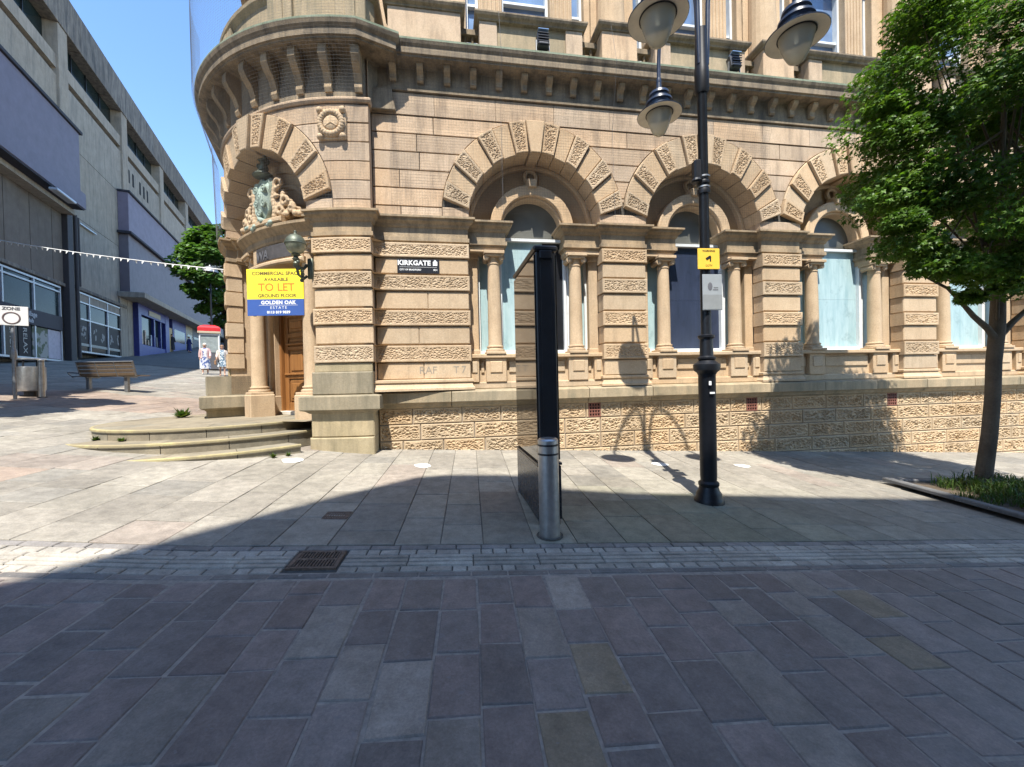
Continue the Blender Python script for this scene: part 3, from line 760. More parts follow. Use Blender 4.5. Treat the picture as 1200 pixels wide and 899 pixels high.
def window(c, boards, tint_side=1.0):
    mb = MB()
    fbox(mb, c-1.335, c+1.335, 1.42, 2.03, -0.65, -0.17, 0, tint(.05)); fbox(mb, c-1.335, c+1.335, 1.43, 1.56, -0.2, -0.10, 0.015, tint(.05))
    for q in (-0.83, 0.83, -1.25, 1.25):
        h_ = 0.20 if abs(q) < 1 else 0.085
        fbox(mb, c+q-h_, c+q+h_, 1.56, 2.02, -0.2, -0.075, 0.01, tint(.05)); fbox(mb, c+q-h_*.6, c+q+h_*.6, 1.74, 1.96, -0.1, -0.055, 0.012, tint(.05))
    fbox(mb, c-0.57, c+0.57, 1.74, 1.96, -0.2, -0.14, 0.012, tint(.05))
    for q in (-1, 1): fbox(mb, min(c+q*1.06, c+q*1.12), max(c+q*1.06, c+q*1.12), 1.74, 1.96, -0.2, -0.14, 0.01)
    fbox(mb, c-1.335, c+1.335, 2.02, 2.10, -0.65, -0.035, 0.014, tint(.05))
    for q in (-1, 1):
        a, b = sorted((c+q*1.14, c+q*1.335)); fbox(mb, a, b, 2.10, 4.17, -0.65, -0.27, 0.012, tint(.05))
        fbox(mb, a-0.02, b+0.02, 3.98, 4.10, -0.4, -0.24, 0.015, tint(.05)); fbox(mb, a-0.02, b+0.02, 2.10, 2.2, -0.4, -0.24, 0.015, tint(.05))
        a, b = sorted((c+q*0.62, c+q*1.335)); fbox(mb, a, b, 4.08, 4.175, -0.65, -0.115, 0.01, tint(.05))
    # lunette wall, window arch and boss
    m_ = 24
    for i in range(m_):
        t0, t1 = PI*i/m_, PI*(i+1)/m_
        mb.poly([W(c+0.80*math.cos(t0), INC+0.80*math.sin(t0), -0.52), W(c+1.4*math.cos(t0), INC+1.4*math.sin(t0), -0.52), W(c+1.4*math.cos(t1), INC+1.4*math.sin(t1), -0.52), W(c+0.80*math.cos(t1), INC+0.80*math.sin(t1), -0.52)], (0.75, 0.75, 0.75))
    arc_ring(mb, c, INC, 0.64, 0.86, -0.8, -0.30, 32, 0.02, tint(.05)); arc_ring(mb, c, INC, 0.60, 0.67, -0.8, -0.37, 32, 0.012)
    arc_ring(mb, c, INC, 1.22, 1.31, -0.6, -0.40, 32, 0.02, tint(.05))
    fprism(mb, [(c-0.08, INC+0.80), (c+0.08, INC+0.80), (c+0.10, INC+0.95), (c-0.10, INC+0.95)], -0.5, -0.24, 0.01)
    p = W(c, INC+1.08, -0.46)
    for k in range(20):
        t0, t1 = 2*PI*k/20, 2*PI*(k+1)/20
        mb.tube([p+FD*(0.12*math.cos(t0))+ZV*(0.12*math.sin(t0)), p+FD*(0.12*math.cos(t1))+ZV*(0.12*math.sin(t1))], 0.04, 7, False)
    win = mb.build('window', SAND, bank)
    for q in (-0.83, 0.83): column(c+q, -0.205, 2.10, 4.09, 0.132, win)
    fr = MB(); t = 0.055
    fbox(fr, c-0.70, c-0.70+t, 2.10, 4.45, -0.52, -0.385, 0.004); fbox(fr, c+0.70-t, c+0.70, 2.10, 4.45, -0.52, -0.385, 0.004)
    fbox(fr, c-0.70+t, c+0.70-t, 2.10, 2.185, -0.52, -0.38, 0.006); fbox(fr, c-0.70+t, c+0.70-t, 4.40, 4.46, -0.52, -0.39, 0.004)
    for q in (-1, 1):
        a, b = sorted((c+q*0.71, c+q*1.14))
        fbox(fr, a, a+0.05, 2.10, 4.08, -0.52, -0.40, 0.004); fbox(fr, b-0.05, b, 2.10, 4.08, -0.52, -0.40, 0.004); fbox(fr, a+.05, b-.05, 2.10, 2.18, -0.52, -0.395, 0.004)
    fr.build('window_frame', WHITEW, win)
    for (a, b, z0, z1, mat) in boards:
        m2 = MB(); fbox(m2, c+a, c+b, z0, z1, -0.55, -0.47, 0.0, tint(.07, .02)); m2.build('window_board', mat, win)
    lu = MB(); pts = [W(c+0.66*math.cos(PI*i/24), INC+0.66*math.sin(PI*i/24), -0.6) for i in range(25)]
    lu.poly([W(c-0.66, 4.44, -0.6), W(c+0.66, 4.44, -0.6)]+pts); lu.build('lunette_pane', LUN, win)
SL = [(-1.12, -0.72, 2.14, 4.08, CYAN), (0.72, 1.12, 2.14, 4.08, CYAN)]
window(BAYC[0], [(-0.66, 0.22, 2.16, 4.42, CYAN), (0.222, 0.66, 2.16, 4.42, DARKB)]+SL)
window(BAYC[1], [(-0.66, 0.66, 2.16, 3.25, NAVY), (-0.66, 0.66, 3.253, 4.42, NAVY)]+SL)
window(BAYC[2], [(-0.66, 0.66, 2.16, 3.3, CYAN), (-0.66, 0.66, 3.303, 4.42, CYAN)]+SL)
window(BAYC[3], [(-0.66, 0.66, 2.16, 4.42, CYAN)]+SL)

# ---- corner entrance
def cstep(a): return S0-RD*rad(a)
def drumblock(s0, s1, nn, zg):
    mb = MB()
    fbox(mb, s0+0.0, s1, zg-0.5, 0.66, -0.75, nn+.02, 0.02, tint()); fbox(mb, s0+0.02, s1, 0.665, 1.10, -0.75, nn, 0.02, tint()); mb.mi = 1
    sweep(mb, [(s0, -0.75), (s0, nn), (s1, nn), (s1, -0.4)], [(-0.1, 1.06), (0.0, 1.08), (0.05, 1.12), (0.10, 1.135), (0.115, 1.15), (0.115, 1.37), (0.10, 1.385), (-0.1, 1.41)])
    fbox(mb, s0+0.05, s1-0.01, 1.40, 1.80, -0.75, nn, 0.02, tint()); mb.mi = 0; fbox(mb, s0+0.03, s1-.03, 1.80, 1.96, -0.6, 0.03, 0.012, tint())
    mb.build('pier_base', [MOSS, MOSSG], bank)
drumblock(S0-1.08, S0, 0.155, 0.4); drumblock(S0-4.883-0.05, S0-4.883+1.0, 0.42, 0.7)
mb = MB()                                      # inside of the recess
def arcwall(n, z0, z1, a0, a1, col=None):
    ss = [a0+(a1-a0)*i/14 for i in range(15)]; mb.grid([[W(s, z0, n) for s in ss], [W(s, z1, n) for s in ss]], col=col)
dq = dirD(rad(37)); dR = V3((-dq.y, dq.x, 0)); DO = CD+dq*2.76
def WE(a, z, n=0.0): p = DO+dR*a+dq*n; return V3((p.x, p.y, z))
def ebox(m, a0, a1, z0, z1, n0, n1, ch=0.0, col=None):
    m.box(WE((a0+a1)/2, (z0+z1)/2, (n0+n1)/2), (a1-a0, n1-n0, z1-z0), dR, dq, ZV, ch, col)
for q in (-1, 1):
    a0, a1 = sorted((q*0.93, q*2.2)); ebox(mb, a0, a1, 0.9, 4.4, -0.5, 0.02, 0.02, tint())
    a0, a1 = sorted((q*0.90, q*1.13)); ebox(mb, a0, a1, 1.35, 4.2, -0.1, 0.12, 0.02, tint()); ebox(mb, a0-0.02, a1+0.02, 0.9, 1.36, -0.1, 0.18, 0.02, tint())
ebox(mb, -0.95, 0.95, 3.35, 4.5, -0.5, 0.03, 0.02)
ebox(mb, -0.92, 0.92, 3.26, 3.36, -0.2, 0.10, 0.02)
niche = 0.95
for k, (a, n1) in enumerate(((-1, 0), (1, 0))): pass
# tympanum shell of the niche
rows = []
for i in range(17):
    th = PI*i/16; rows.append([W(CDR+(1.30-0.0*j)*math.cos(th)*(1-0.14*j), INC+1.30*math.sin(th)*(1-0.14*j), -0.5-0.09*j) for j in range(8)]+[W(CDR, INC, -1.2)])
mb.grid(rows); mb.grid([[W(CDR+1.33*math.cos(PI*i/16), INC+1.33*math.sin(PI*i/16), -0.45) for i in range(17)], [W(CDR+1.30*math.cos(PI*i/16), INC+1.30*math.sin(PI*i/16), -0.75) for i in range(17)]])
arc_ring(mb, CDR, INC, 1.12, 1.30, -0.9, -0.5, 28, 0.03); arc_ring(mb, CDR, INC, 0.86, 0.95, -1.1, -0.62, 28, 0.03)
portal = mb.build('portal', SAND, bank)
for a in (22.3, 53.0):
    dd_ = dirD(rad(a)); s = cstep(a)
    m2 = MB(); m2.box(W(s, 1.15, -0.45), (0.46, 0.46, 0.50), V3((-dd_.y, dd_.x, 0)), dd_, ZV, 0.015); m2.build('pedestal', SAND, portal)
    column(s, -0.45, 1.40, 4.30, 0.145, portal)
m2 = MB(); fbox(m2, CDR-0.62, CDR+0.95, 3.98, 4.30, -0.6, DN+0.0, 0.02); fbox(m2, CDR-0.85, CDR+1.0, 3.88, 3.98, -0.7, DN+0.04, 0.03); lint = m2.build('lintel', SAND, portal)
m2 = MB(); fbox(m2, CDR-0.42, CDR+0.75, 4.01, 4.275, DN-0.01, DN+0.012); pq = m2.build('name_plaque', plain('dark_slate', (0.06, 0.055, 0.055), 0.7, var=0.4), portal)
dcc = dirD((S0-(CDR-0.18))/RD); text('lettering', 'WA', 0.24, GREYT, portal, W(CDR-0.18, 4.11, DN+0.016), V3((-dcc.y, dcc.x, 0)), ZV, 0.006, bold=0.004)
# double door
m2 = MB()
ebox(m2, -0.93, -0.85, 1.0, 3.28, -0.22, 0.0, 0.01); ebox(m2, 0.85, 0.93, 1.0, 3.28, -0.22, 0.0, 0.01); ebox(m2, -0.85, 0.85, 3.2, 3.28, -0.22, 0.0, 0.01)
door = m2.build('door', OAK, bank)
for q in (-1, 1):
    m2 = MB(); a0, a1 = (-0.845, -0.006) if q < 0 else (0.006, 0.845)
    ebox(m2, a0, a1, 1.02, 3.195, -0.20, -0.11, 0.004, tint(.06, .03))
    st = 0.13
    ebox(m2, a0, a0+st, 1.02, 3.195, -0.11, -0.075, 0.008, tint(.08, .03)); ebox(m2, a1-st, a1, 1.02, 3.195, -0.11, -0.075, 0.008, tint(.08, .03))
    for z0, z1 in ((1.02, 1.2), (1.72, 1.80), (2.35, 2.43), (2.62, 2.72), (3.06, 3.195)): ebox(m2, a0+st, a1-st, z0, z1, -0.11, -0.078, 0.01, tint(.08, .03))
    for z0, z1 in ((1.2, 1.72), (1.80, 2.35), (2.43, 2.62), (2.72, 3.06)):
        ebox(m2, a0+st+0.03, a1-st-0.03, z0+0.03, z1-0.03, -0.115, -0.088, 0.02, tint(.12, .03)); ebox(m2, a0+st+0.09, a1-st-0.09, z0+0.09, z1-0.09, -0.10, -0.070, 0.015, tint(.12, .03))
    ebox(m2, a0+0.02, a1-0.02, 1.80, 1.84, -0.08, -0.045, 0.01); ebox(m2, a0+0.1, a1-0.1, 2.45, 2.5, -0.09, -0.03, 0.015)
    leaf = m2.build('door_leaf', OAK, door)
    m2 = MB(); m2.lathe(WE(-0.07*q if False else (a1-0.07 if q < 0 else a0+0.07), 2.06, -0.075), [(0.014, 0), (0.014, .03), (0.034, .04), (0.038, .06), (0.02, .08)], 14, dR, ZV, dq); m2.build('handle', plain('worn_brass', (0.35, 0.25, 0.09), 0.35, metal=1.0), leaf)
m2 = MB(); ebox(m2, -0.9, 0.9, 0.94, 1.02, -0.3, 0.06, 0.01); m2.build('threshold', plain('pale_threshold', (0.5, 0.46, 0.38), 0.8), door)

# carved arms above the door, wreath on the drum
def sculpt(name, blobs, mat, par):
    m = MB()
    for (s, z, n, r, sq) in blobs:
        s = CDR+s; a = dirD((S0-s)/RD); m.ball(W(s, z, n), r, 14, 10, V3((-a.y, a.x, 0)), a, ZV, sq)
    o = m.build('lump', mat); md = o.modifiers.new('r', 'REMESH'); md.mode = 'VOXEL'; md.voxel_size = 0.014
    m2 = o.modifiers.new('s', 'SMOOTH'); m2.iterations = 2
    dg = bpy.context.evaluated_depsgraph_get(); dg.update(); em = o.evaluated_get(dg).to_mesh(); m = MB(); m.add([v.co for v in em.vertices])
    for p in em.polygons: m.face(list(p.vertices))
    bpy.data.objects.remove(o)
    return m.build(name, mat, par, smooth=True)
arms = thing_part = None
m = MB(); fbox(m, CDR-0.62, CDR+0.62, 4.62, 4.72, -0.75, -0.12, 0.02); arms = m.build('coat_of_arms', SAND, bank)
def shield():
    m = MB(); pts = []
    out = [(0, -0.50), (0.14, -0.42), (0.25, -0.26), (0.28, -0.05), (0.24, 0.10), (0.29, 0.24), (0.25, 0.36), (0.12, 0.33), (0, 0.40)]
    out = out+[(-x, z) for x, z in out[-2:0:-1]]
    zc, nn = 5.15, -0.22
    for k, (f, d) in enumerate(((1.0, -0.05), (1.0, 0.0), (0.9, 0.045), (0.8, 0.02), (0.45, 0.085), (0.02, 0.10))):
        pts.append([W(CDR+0.02+x*f, zc+z*f, nn+d) for x, z in out])
    m.grid(pts, True)
    for x, z, r in ((-0.12, 0.16, 0.06), (0.13, 0.16, 0.06), (-0.11, -0.1, 0.055), (0.12, -0.12, 0.055), (0.0, 0.02, 0.05), (0, -0.28, 0.05)):
        p = W(CDR+0.02+x, zc+z, nn+0.085)
        a = dirD(rad(37)); X = V3((-a.y, a.x, 0))
        for i in range(12): m.tube([p+X*(r*math.cos(i*PI/6))+ZV*(r*math.sin(i*PI/6)), p+X*(r*math.cos((i+1)*PI/6))+ZV*(r*math.sin((i+1)*PI/6))], 0.018, 6, False)
        m.ball(p, r*.5, 8, 6)
    return m.build('shield', BRONZE, arms, angle=50)
shield()
sculpt('crest', [(0.02, 5.60, -0.22, 0.15, (1.35, 1.2, .35)), (0.02, 5.66, -0.22, 0.10, (1.3, 1.2, .4)), (0.0, 5.76, -0.24, 0.09, (1.15, 1, 1.0)), (-0.07, 5.80, -0.2, 0.05, (1, 1, 1)), (0.07, 5.82, -0.2, 0.05, (1, 1, 1)), (0.02, 5.90, -0.26, 0.085, (1.1, 1, .9)), (-0.05, 5.93, -0.2, 0.04, (1, 1, 1)), (0.08, 5.95, -0.22, 0.04, (1, 1, 1))], OLDBR, arms)
bl = []
for i in range(46):
    t = i/45; x = 0.36+0.62*t; h_ = 0.62*(1-t)**0.8
    bl.append((x+random.uniform(-.03, .03), 4.74+h_*random.uniform(0.05, 1.0), -0.30+random.uniform(-.08, .1), random.uniform(.03, .06), (random.uniform(.7, 1.7), 1, random.uniform(.6, 1.4))))
for cx_, cz_, rr_, q_ in ((.44, 5.36, .11, 16), (.62, 5.02, .09, 14), (.80, 4.86, .07, 12), (.5, 4.86, .08, 12)):
    for i in range(q_):
        t = i/(q_-1)*PI*1.75; f_ = 1-.45*i/q_; bl.append((cx_+rr_*f_*math.cos(t), cz_+rr_*f_*math.sin(t), -0.22, 0.036, (1, 1, 1)))
for i in range(8): bl.append((0.34+0.02*math.sin(i), 4.78+0.07*i, -0.24, 0.065, (1, 1, 1)))
sculpt('mantling', bl, SAND, arms); sculpt('mantling', [(-x, z, n, r, q) for x, z, n, r, q in bl], SAND, arms)
sculpt('ribbon', [(x*0.085, 4.70+0.05*math.cos(x*1.1)-0.012*abs(x), -0.16+0.02*math.sin(x*2.0), 0.06, (1.1, .8, .8)) for x in range(-6, 7)], BRONZE, arms)
wc = S0-0.62; wa = dirD((S0-wc)/RD); wx = V3((-wa.y, wa.x, 0)); wp = W(wc, 6.14, 0.03)
m = MB(); m.box(wp-wa*0.02, (0.50, 0.06, 0.54), wx, wa, ZV, 0.02)
for i in range(24):
    t = 2*PI*i/24; m.ball(wp+wx*(0.19*math.cos(t))+ZV*(0.19*math.sin(t))+wa*0.03, 0.055, 8, 6)
m.lathe(wp+wa*0.012, [(0.145, 0), (0.145, .02), (0.11, .045), (0.02, .05)], 20, wx, ZV, wa)
for k in range(3):
    t = PI/2+k*2*PI/3; m.tube([wp+wa*0.06, wp+wa*0.05+wx*(0.12*math.cos(t))+ZV*(0.12*math.sin(t))], 0.016, 6)
for sx in (-1, 1):
    for sz in (-1, 1): m.ball(wp+wx*(0.2*sx)+ZV*(0.23*sz)+wa*0.02, 0.06, 8, 6)
m.build('wreath_plaque', SAND, bank, angle=60)

# faint graffiti on the lowest plain course
for body, s in (('RAF', -1.58), ('T', -1.06), ('7', -0.92)):
    text('graffiti', body, 0.19, GRAF, bank, W(s, 1.80, 0.0265), FD, ZV, 0.001)
# ------------------------------------------------------------------ GROUND
def struct(o): o['kind'] = 'structure'; return o
xs = [-400, -250, -160, -110, -90, -75, -60]+[-50+1.5*i for i in range(58)]+[40, 50, 70, 110, 200, 400]
ys = [-300, -120, -60, -30, -15, -8]+[-6+1.5*i for i in range(50)]+[75, 90, 120, 180, 300, 500]
mb = MB(); mb.grid([[V3((x, y, g(x, y)-0.035)) for x in xs] for y in ys], col=(0.16, 0.15, 0.135))
struct(mb.build('ground', GROUND))

def slab(mb, u0, u1, v0, v1, top, dz=0.0, ch=0.006, col=None, P=road, jit=0.0):
    j = lambda: random.uniform(-jit, jit)
    q = [(u0+j(), v0+j()), (u1+j(), v0+j()), (u1+j(), v1+j()), (u0+j(), v1+j())]
    t_ = [random.uniform(-0.0025, 0.0025) for _ in range(4)]
    c = ((u0+u1)/2, (v0+v1)/2)
    inn = [(a+(c[0]-a)*ch/max(0.05, abs(c[0]-a)), b+(c[1]-b)*ch/max(0.05, abs(c[1]-b))) for a, b in q]
    T = [P(a, b, top+dz+t) for (a, b), t in zip(inn, t_)]; S = [P(a, b, top+dz+t-ch) for (a, b), t in zip(q, t_)]; B = [P(a, b, top-0.05) for a, b in q]
    mb.poly(T, col); mb.grid([B, S, T], True, col)
# setts of the carriageway
mb = MB(); mb.mi = 1
mb.grid([[road(u, v, -0.0055) for u in [-13+0.5*i for i in range(53)]] for v in [-4.0+0.5*i for i in range(15)]+[3.15]]); mb.mi = 0
u = -12.6
while u < 12.6:
    w = random.uniform(0.235, 0.29); v = 3.06-random.uniform(0, 0.04)
    first = random.uniform(0.18, 0.45); L = first
    while v > -3.6:
        r_ = random.random()
        if r_ < 0.52: c = (0.158, 0.130, 0.118)
        elif r_ < 0.84: c = (0.172, 0.134, 0.120)
        elif r_ < 0.93: c = (0.208, 0.174, 0.148)
        elif r_ < 0.965: c = (0.192, 0.150, 0.104)
        else: c = (0.24, 0.205, 0.175)
        k = random.uniform(0.82, 1.15)*1.22; c = (c[0]*k, c[1]*k, c[2]*k*.97)
        slab(mb, u+0.0065, u+w-0.0065, v-L+0.006, v-0.006, 0.0, random.uniform(-0.002, 0.003), 0.006, c, jit=0.0065)
        v -= L; L = random.uniform(0.27, 0.50)
    u += w
struct(mb.build('road', [SETT, JOINT]))
# channel of pale granite with a ribbed middle course
mb = MB(); mb.mi = 1; mb.grid([[road(u, v, -0.012) for u in [-18+0.6*i for i in range(60)]] for v in (3.04, 3.3, 3.66)]); mb.mi = 0
def run(v0, v1, L0, L1, cols, k0=0.9, k1=1.1, u0=-17.5, u1=15, ribs=False):
    u = u0
    while u < u1:
        L = random.uniform(L0, L1); k = random.uniform(k0, k1); c = tuple(x*k for x in random.choice(cols))
        hole = v1 > 3.2 and v0 < 3.5
        if hole and u < -1.46 < u+L: L = -1.445-u
        if hole and -1.46 <= u < -1.05: u = -1.045; continue
        if True:
            if ribs:
                n_ = 3; d = (v1-v0)/n_
                for i in range(n_): slab(mb, u+0.004, u+L-0.004, v0+i*d+0.009, v0+(i+1)*d-0.009, 0.004, 0, 0.008, c)
                slab(mb, u+0.004, u+L-0.004, v0+0.004, v1-0.004, -0.008, 0, 0.002, c)
            else: slab(mb, u+0.005, u+L-0.005, v0+0.004, v1-0.004, 0.0, random.uniform(-.002, .002), 0.006, c)
        u += L
GR = [(0.33, 0.295, 0.245), (0.37, 0.335, 0.28), (0.30, 0.27, 0.225)]
run(3.065, 3.135, 0.28, 0.42, [(0.17, 0.145, 0.125), (0.19, 0.165, 0.145), (0.15, 0.14, 0.13)])
run(3.138, 3.225, 0.10, 0.22, GR); run(3.228, 3.42, 0.48, 0.56, GR, ribs=True); run(3.423, 3.515, 0.10, 0.20, [(0.38, 0.345, 0.29), (0.345, 0.315, 0.265)])
run(3.518, 3.60, 0.18, 0.34, [(0.20, 0.185, 0.165), (0.24, 0.22, 0.20)])
struct(mb.build('gutter', [GRAN, JOINTD]))
# flags of the pavement
mb = MB(); mb.mi = 1
mb.grid([[road(u, v, -0.011) for u in [-34+1.0*i for i in range(52)]] for v in [3.6+0.7*i for i in range(33)]]); mb.mi = 0
u = -33.0; ci = 0
while u < 17:
    w = random.uniform(0.38, 0.58); ci += 1
    v = 3.61; vmax = 25 if u < -3 else 9.6
    L = random.uniform(0.3, 0.8)
    while v < vmax:
        r_ = random.random()
        if r_ < 0.5: c = (0.275, 0.248, 0.203)
        elif r_ < 0.75: c = (0.292, 0.265, 0.215)
        elif r_ < 0.9: c = (0.256, 0.236, 0.198)
        else: c = (0.282, 0.238, 0.195)
        p = road(u, v)
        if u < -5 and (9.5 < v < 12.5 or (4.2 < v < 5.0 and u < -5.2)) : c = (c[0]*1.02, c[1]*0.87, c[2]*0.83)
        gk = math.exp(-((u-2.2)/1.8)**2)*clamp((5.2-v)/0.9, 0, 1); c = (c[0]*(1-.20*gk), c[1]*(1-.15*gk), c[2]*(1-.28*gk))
        k = random.uniform(0.84, 1.13); c = tuple(x*k for x in c)
        if 6.35 < u+w and v+L < 5.7 and v < 5.62 and u > 6.30: pass
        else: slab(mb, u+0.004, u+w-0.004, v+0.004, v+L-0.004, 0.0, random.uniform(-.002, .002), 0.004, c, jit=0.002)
        v += L; L = random.uniform(0.40, 0.82)
    u += w
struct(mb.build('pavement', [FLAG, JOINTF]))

# grates, cover and paint spots
def grate(u0, u1, v0, v1, nb, rows, label, dz=0.006):
    t = thing('drain_grate', road((u0+u1)/2, (v0+v1)/2), label, 'drain')
    m = MB()
    for a, b, c_, d in ((u0, u1, v0, v0+.03), (u0, u1, v1-.03, v1), (u0, u0+.03, v0+.03, v1-.03), (u1-.03, u1, v0+.03, v1-.03)): slab(m, a, b, c_, d, dz, 0, .003)
    m.build('frame', RUST, t)
    m = MB()
    for i in range(nb):
        x = u0+.03+(u1-u0-.06)*(i+0.5)/nb; slab(m, x-(u1-u0)/nb*.19, x+(u1-u0)/nb*.19, v0+.03, v1-.03, dz-.002, 0, .003)
    for i in range(1, rows):
        y = v0+(v1-v0)*i/rows; slab(m, u0+.03, u1-.03, y-.012, y+.012, dz-.001, 0, .002)
    m.build('bars', RUST, t)
    m = MB(); m.poly([road(a, b, -0.006) for a, b in ((u0+.02, v0+.02), (u1-.02, v0+.02), (u1-.02, v1-.02), (u0+.02, v1-.02))]); m.build('drain_hole', HOLE, t)
grate(-1.43, -1.06, 3.20, 3.50, 13, 2, 'large rusty slotted drain grate in the pale gutter strip')
grate(-1.52, -1.27, 4.20, 4.40, 8, 3, 'small rusty square drain cover among the pavement flags')
def spot(u, v, r, label):
    t = MB(); n_ = 22; pts = []
    for i in range(n_):
        a = 2*PI*i/n_; q = r*(1+0.22*nz(math.cos(a)*1.3+u, math.sin(a)*1.3, v)); pts.append(road(u+q*math.cos(a), v+q*math.sin(a), 0.0045))
    t.poly(pts); o = t.build('painted_spot', plain('worn_white_paint', (0.66, 0.65, 0.6), 0.8, var=0.15, sc_=12), origin=road(u, v)); tag(o, label, 'ground marking', 'white painted spots on the pavement')
spot(-2.74, 6.48, 0.15, 'worn white paint spot in front of the curved entrance steps')
spot(-0.76, 6.41, 0.13, 'worn white paint spot left of the black kiosk beside the shadow edge')
spot(3.28, 6.70, 0.14, 'worn white paint spot behind the lamp post just left of it')
spot(4.78, 6.64, 0.13, 'worn white paint spot right of the lamp post near the tree shadow')

# ------------------------------------------------------------------ ENTRANCE STEPS
SC = V3((-5.78, 8.12, 0))
steps = thing('entrance_steps', (SC.x, SC.y, 0.6), 'three curved worn stone steps leading up to the corner door', 'steps')
for R_, top, low in ((2.70, 0.605, 0.2), (2.31, 0.775, 0.5), (1.92, 0.945, 0.6)):
    xm = -3.52-SC.x; a0 = -math.acos(min(1, xm/R_)) if R_ > xm else 0.0
    a0 = max(a0, -1.2) if R_ > xm else -0.02
    if R_ < xm: a0 = 0.1
    A = [a0 + (-3.9-a0)*i/60 for i in range(61)]
    m = MB(); d = 0
    P_ = lambda r, a, z: V3((SC.x+r*math.cos(a), SC.y+r*math.sin(a), z))
    prof = [(R_-0.015, low), (R_-0.015, top-0.055), (R_+0.005, top-0.045), (R_+0.005, top-0.012), (R_-0.008, top), (R_-0.75, top)]
    nst = [8, 9, 7][d]
    for k in range(10):
        seg = A[k*6:k*6+7]; 
        sh = (seg[-1]-seg[0])*0.006
        seg = [seg[0]+sh]+seg[1:-1]+[seg[-1]-sh]
        m.grid([[P_(r, a, z) for r, z in prof] for a in seg], col=tint(.1, .05))
    m.poly([P_(r, A[0], z) for r, z in prof]+[P_(R_-.75, A[0], low)])
    st = m.build('step', STEP, steps)
    m = MB(); pr = [(R_+0.007, top-0.035), (R_+0.007, top-0.010), (R_-0.006, top+0.003), (R_-0.035, top+0.003)]
    m.grid([[P_(r, a, z) for r, z in pr] for a in A]); m.build('nosing', NOSE, st)
m = MB(); zl = 0.942
ss = [CDR-2.3+4.6*i/20 for i in range(21)]
m.grid([[W(s, zl, -1.6) for s in ss], [W(s, zl, 0.1) for s in ss]], flip=True)
m.poly([V3((SC.x+1.3*math.cos(i*PI/16), SC.y+1.3*math.sin(i*PI/16), zl+0.001)) for i in range(32)])
m.build('landing', STEP, steps)

# ------------------------------------------------------------------ STREET FURNITURE
def bollard(loc, h, r, label, cat='bollard'):
    t = thing('bollard', loc, label, cat, None); m = MB(); L = V3(loc)
    m.lathe(L, [(r, -0.1), (r, h-.02), (r-.015, h-.004), (r*.6, h), (0.002, h+.004)], 28)
    m.build('post', STEEL, t, angle=40)
    for dz in ((0.055, 0.14) if r > 0.08 else (0.06,)):
        m = MB(); m.lathe(L+ZV*(h-dz-.018), [(r+.002, 0), (r+.002, .018)], 28, cap=False); m.build('groove_band', BLACK, t, smooth=True)
    m = MB(); m.lathe(L, [(r+.03, 0.0), (r+.03, .008), (r+.012, .012)], 24, cap=False); m.build('base_ring', JOINTD, t)
    return t
bp = ZV*g(0.33, 3.83)+V3((0.33, 3.83, 0))
bollard(bp, 0.94, 0.098, 'thick stainless steel bollard with black bands in front of the black kiosk')
# kiosk
KD = V3((-0.175, 0.985, 0)).normalized(); KX = V3((KD.y, -KD.x, 0))
kp = V3((0.255, 4.08, 0)); kz = g(0.3, 4.6)
kiosk = thing('advert_kiosk', (kp.x, kp.y, kz), 'tall slim black advertising kiosk with dark glass face on the pavement', 'kiosk')
def kbox(m, a0, a1, d0, d1, z0, z1, ch=0.008):
    c = kp+KX*((a0+a1)/2)+KD*((d0+d1)/2); m.box(V3((c.x, c.y, (z0+z1)/2)), (a1-a0, d1-d0, z1-z0), KX, KD, ZV, ch)
m = MB(); kbox(m, 0.012, 0.218, 0, 1.15, kz-.1, 2.90, 0.012); m.build('body', BLACK, kiosk)
m = MB(); kbox(m, -0.012, 0.245, -0.02, 1.17, 2.90, 2.955, 0.015); kbox(m, 0.05, 0.18, -0.03, 0.02, 2.82, 2.90, .006); m.build('top_cap', BLACK, kiosk)
m = MB(); kbox(m, -0.004, 0.012, 0.02, 1.13, 0.76, 2.87, .003); m.build('glass_panel', GLASSBLK, kiosk)
m = MB(); kbox(m, 0.218, 0.234, 0.02, 1.13, 0.76, 2.87, .003); m.build('glass_panel', GLASSBLK, kiosk)
m = MB(); kbox(m, -0.006, 0.012, 0.0, 1.15, kz+.03, 0.70, .004); kbox(m, 0.218, 0.236, 0.0, 1.15, kz+.03, 0.70, .004); m.build('base_panel', plain('dark_grey_panel', (0.03, 0.03, 0.034), 0.25, var=.2), kiosk)
m = MB(); kbox(m, -0.016, 0.246, -0.008, 1.158, 0.71, 0.735, .004); m.build('trim', plain('kiosk_trim', (0.05, 0.05, 0.055), 0.3, metal=.6), kiosk)
m = MB(); kbox(m, 0.06, 0.17, -0.003, 0.004, 1.15, 2.80, .001); m.build('edge_panel', BLACK, kiosk)

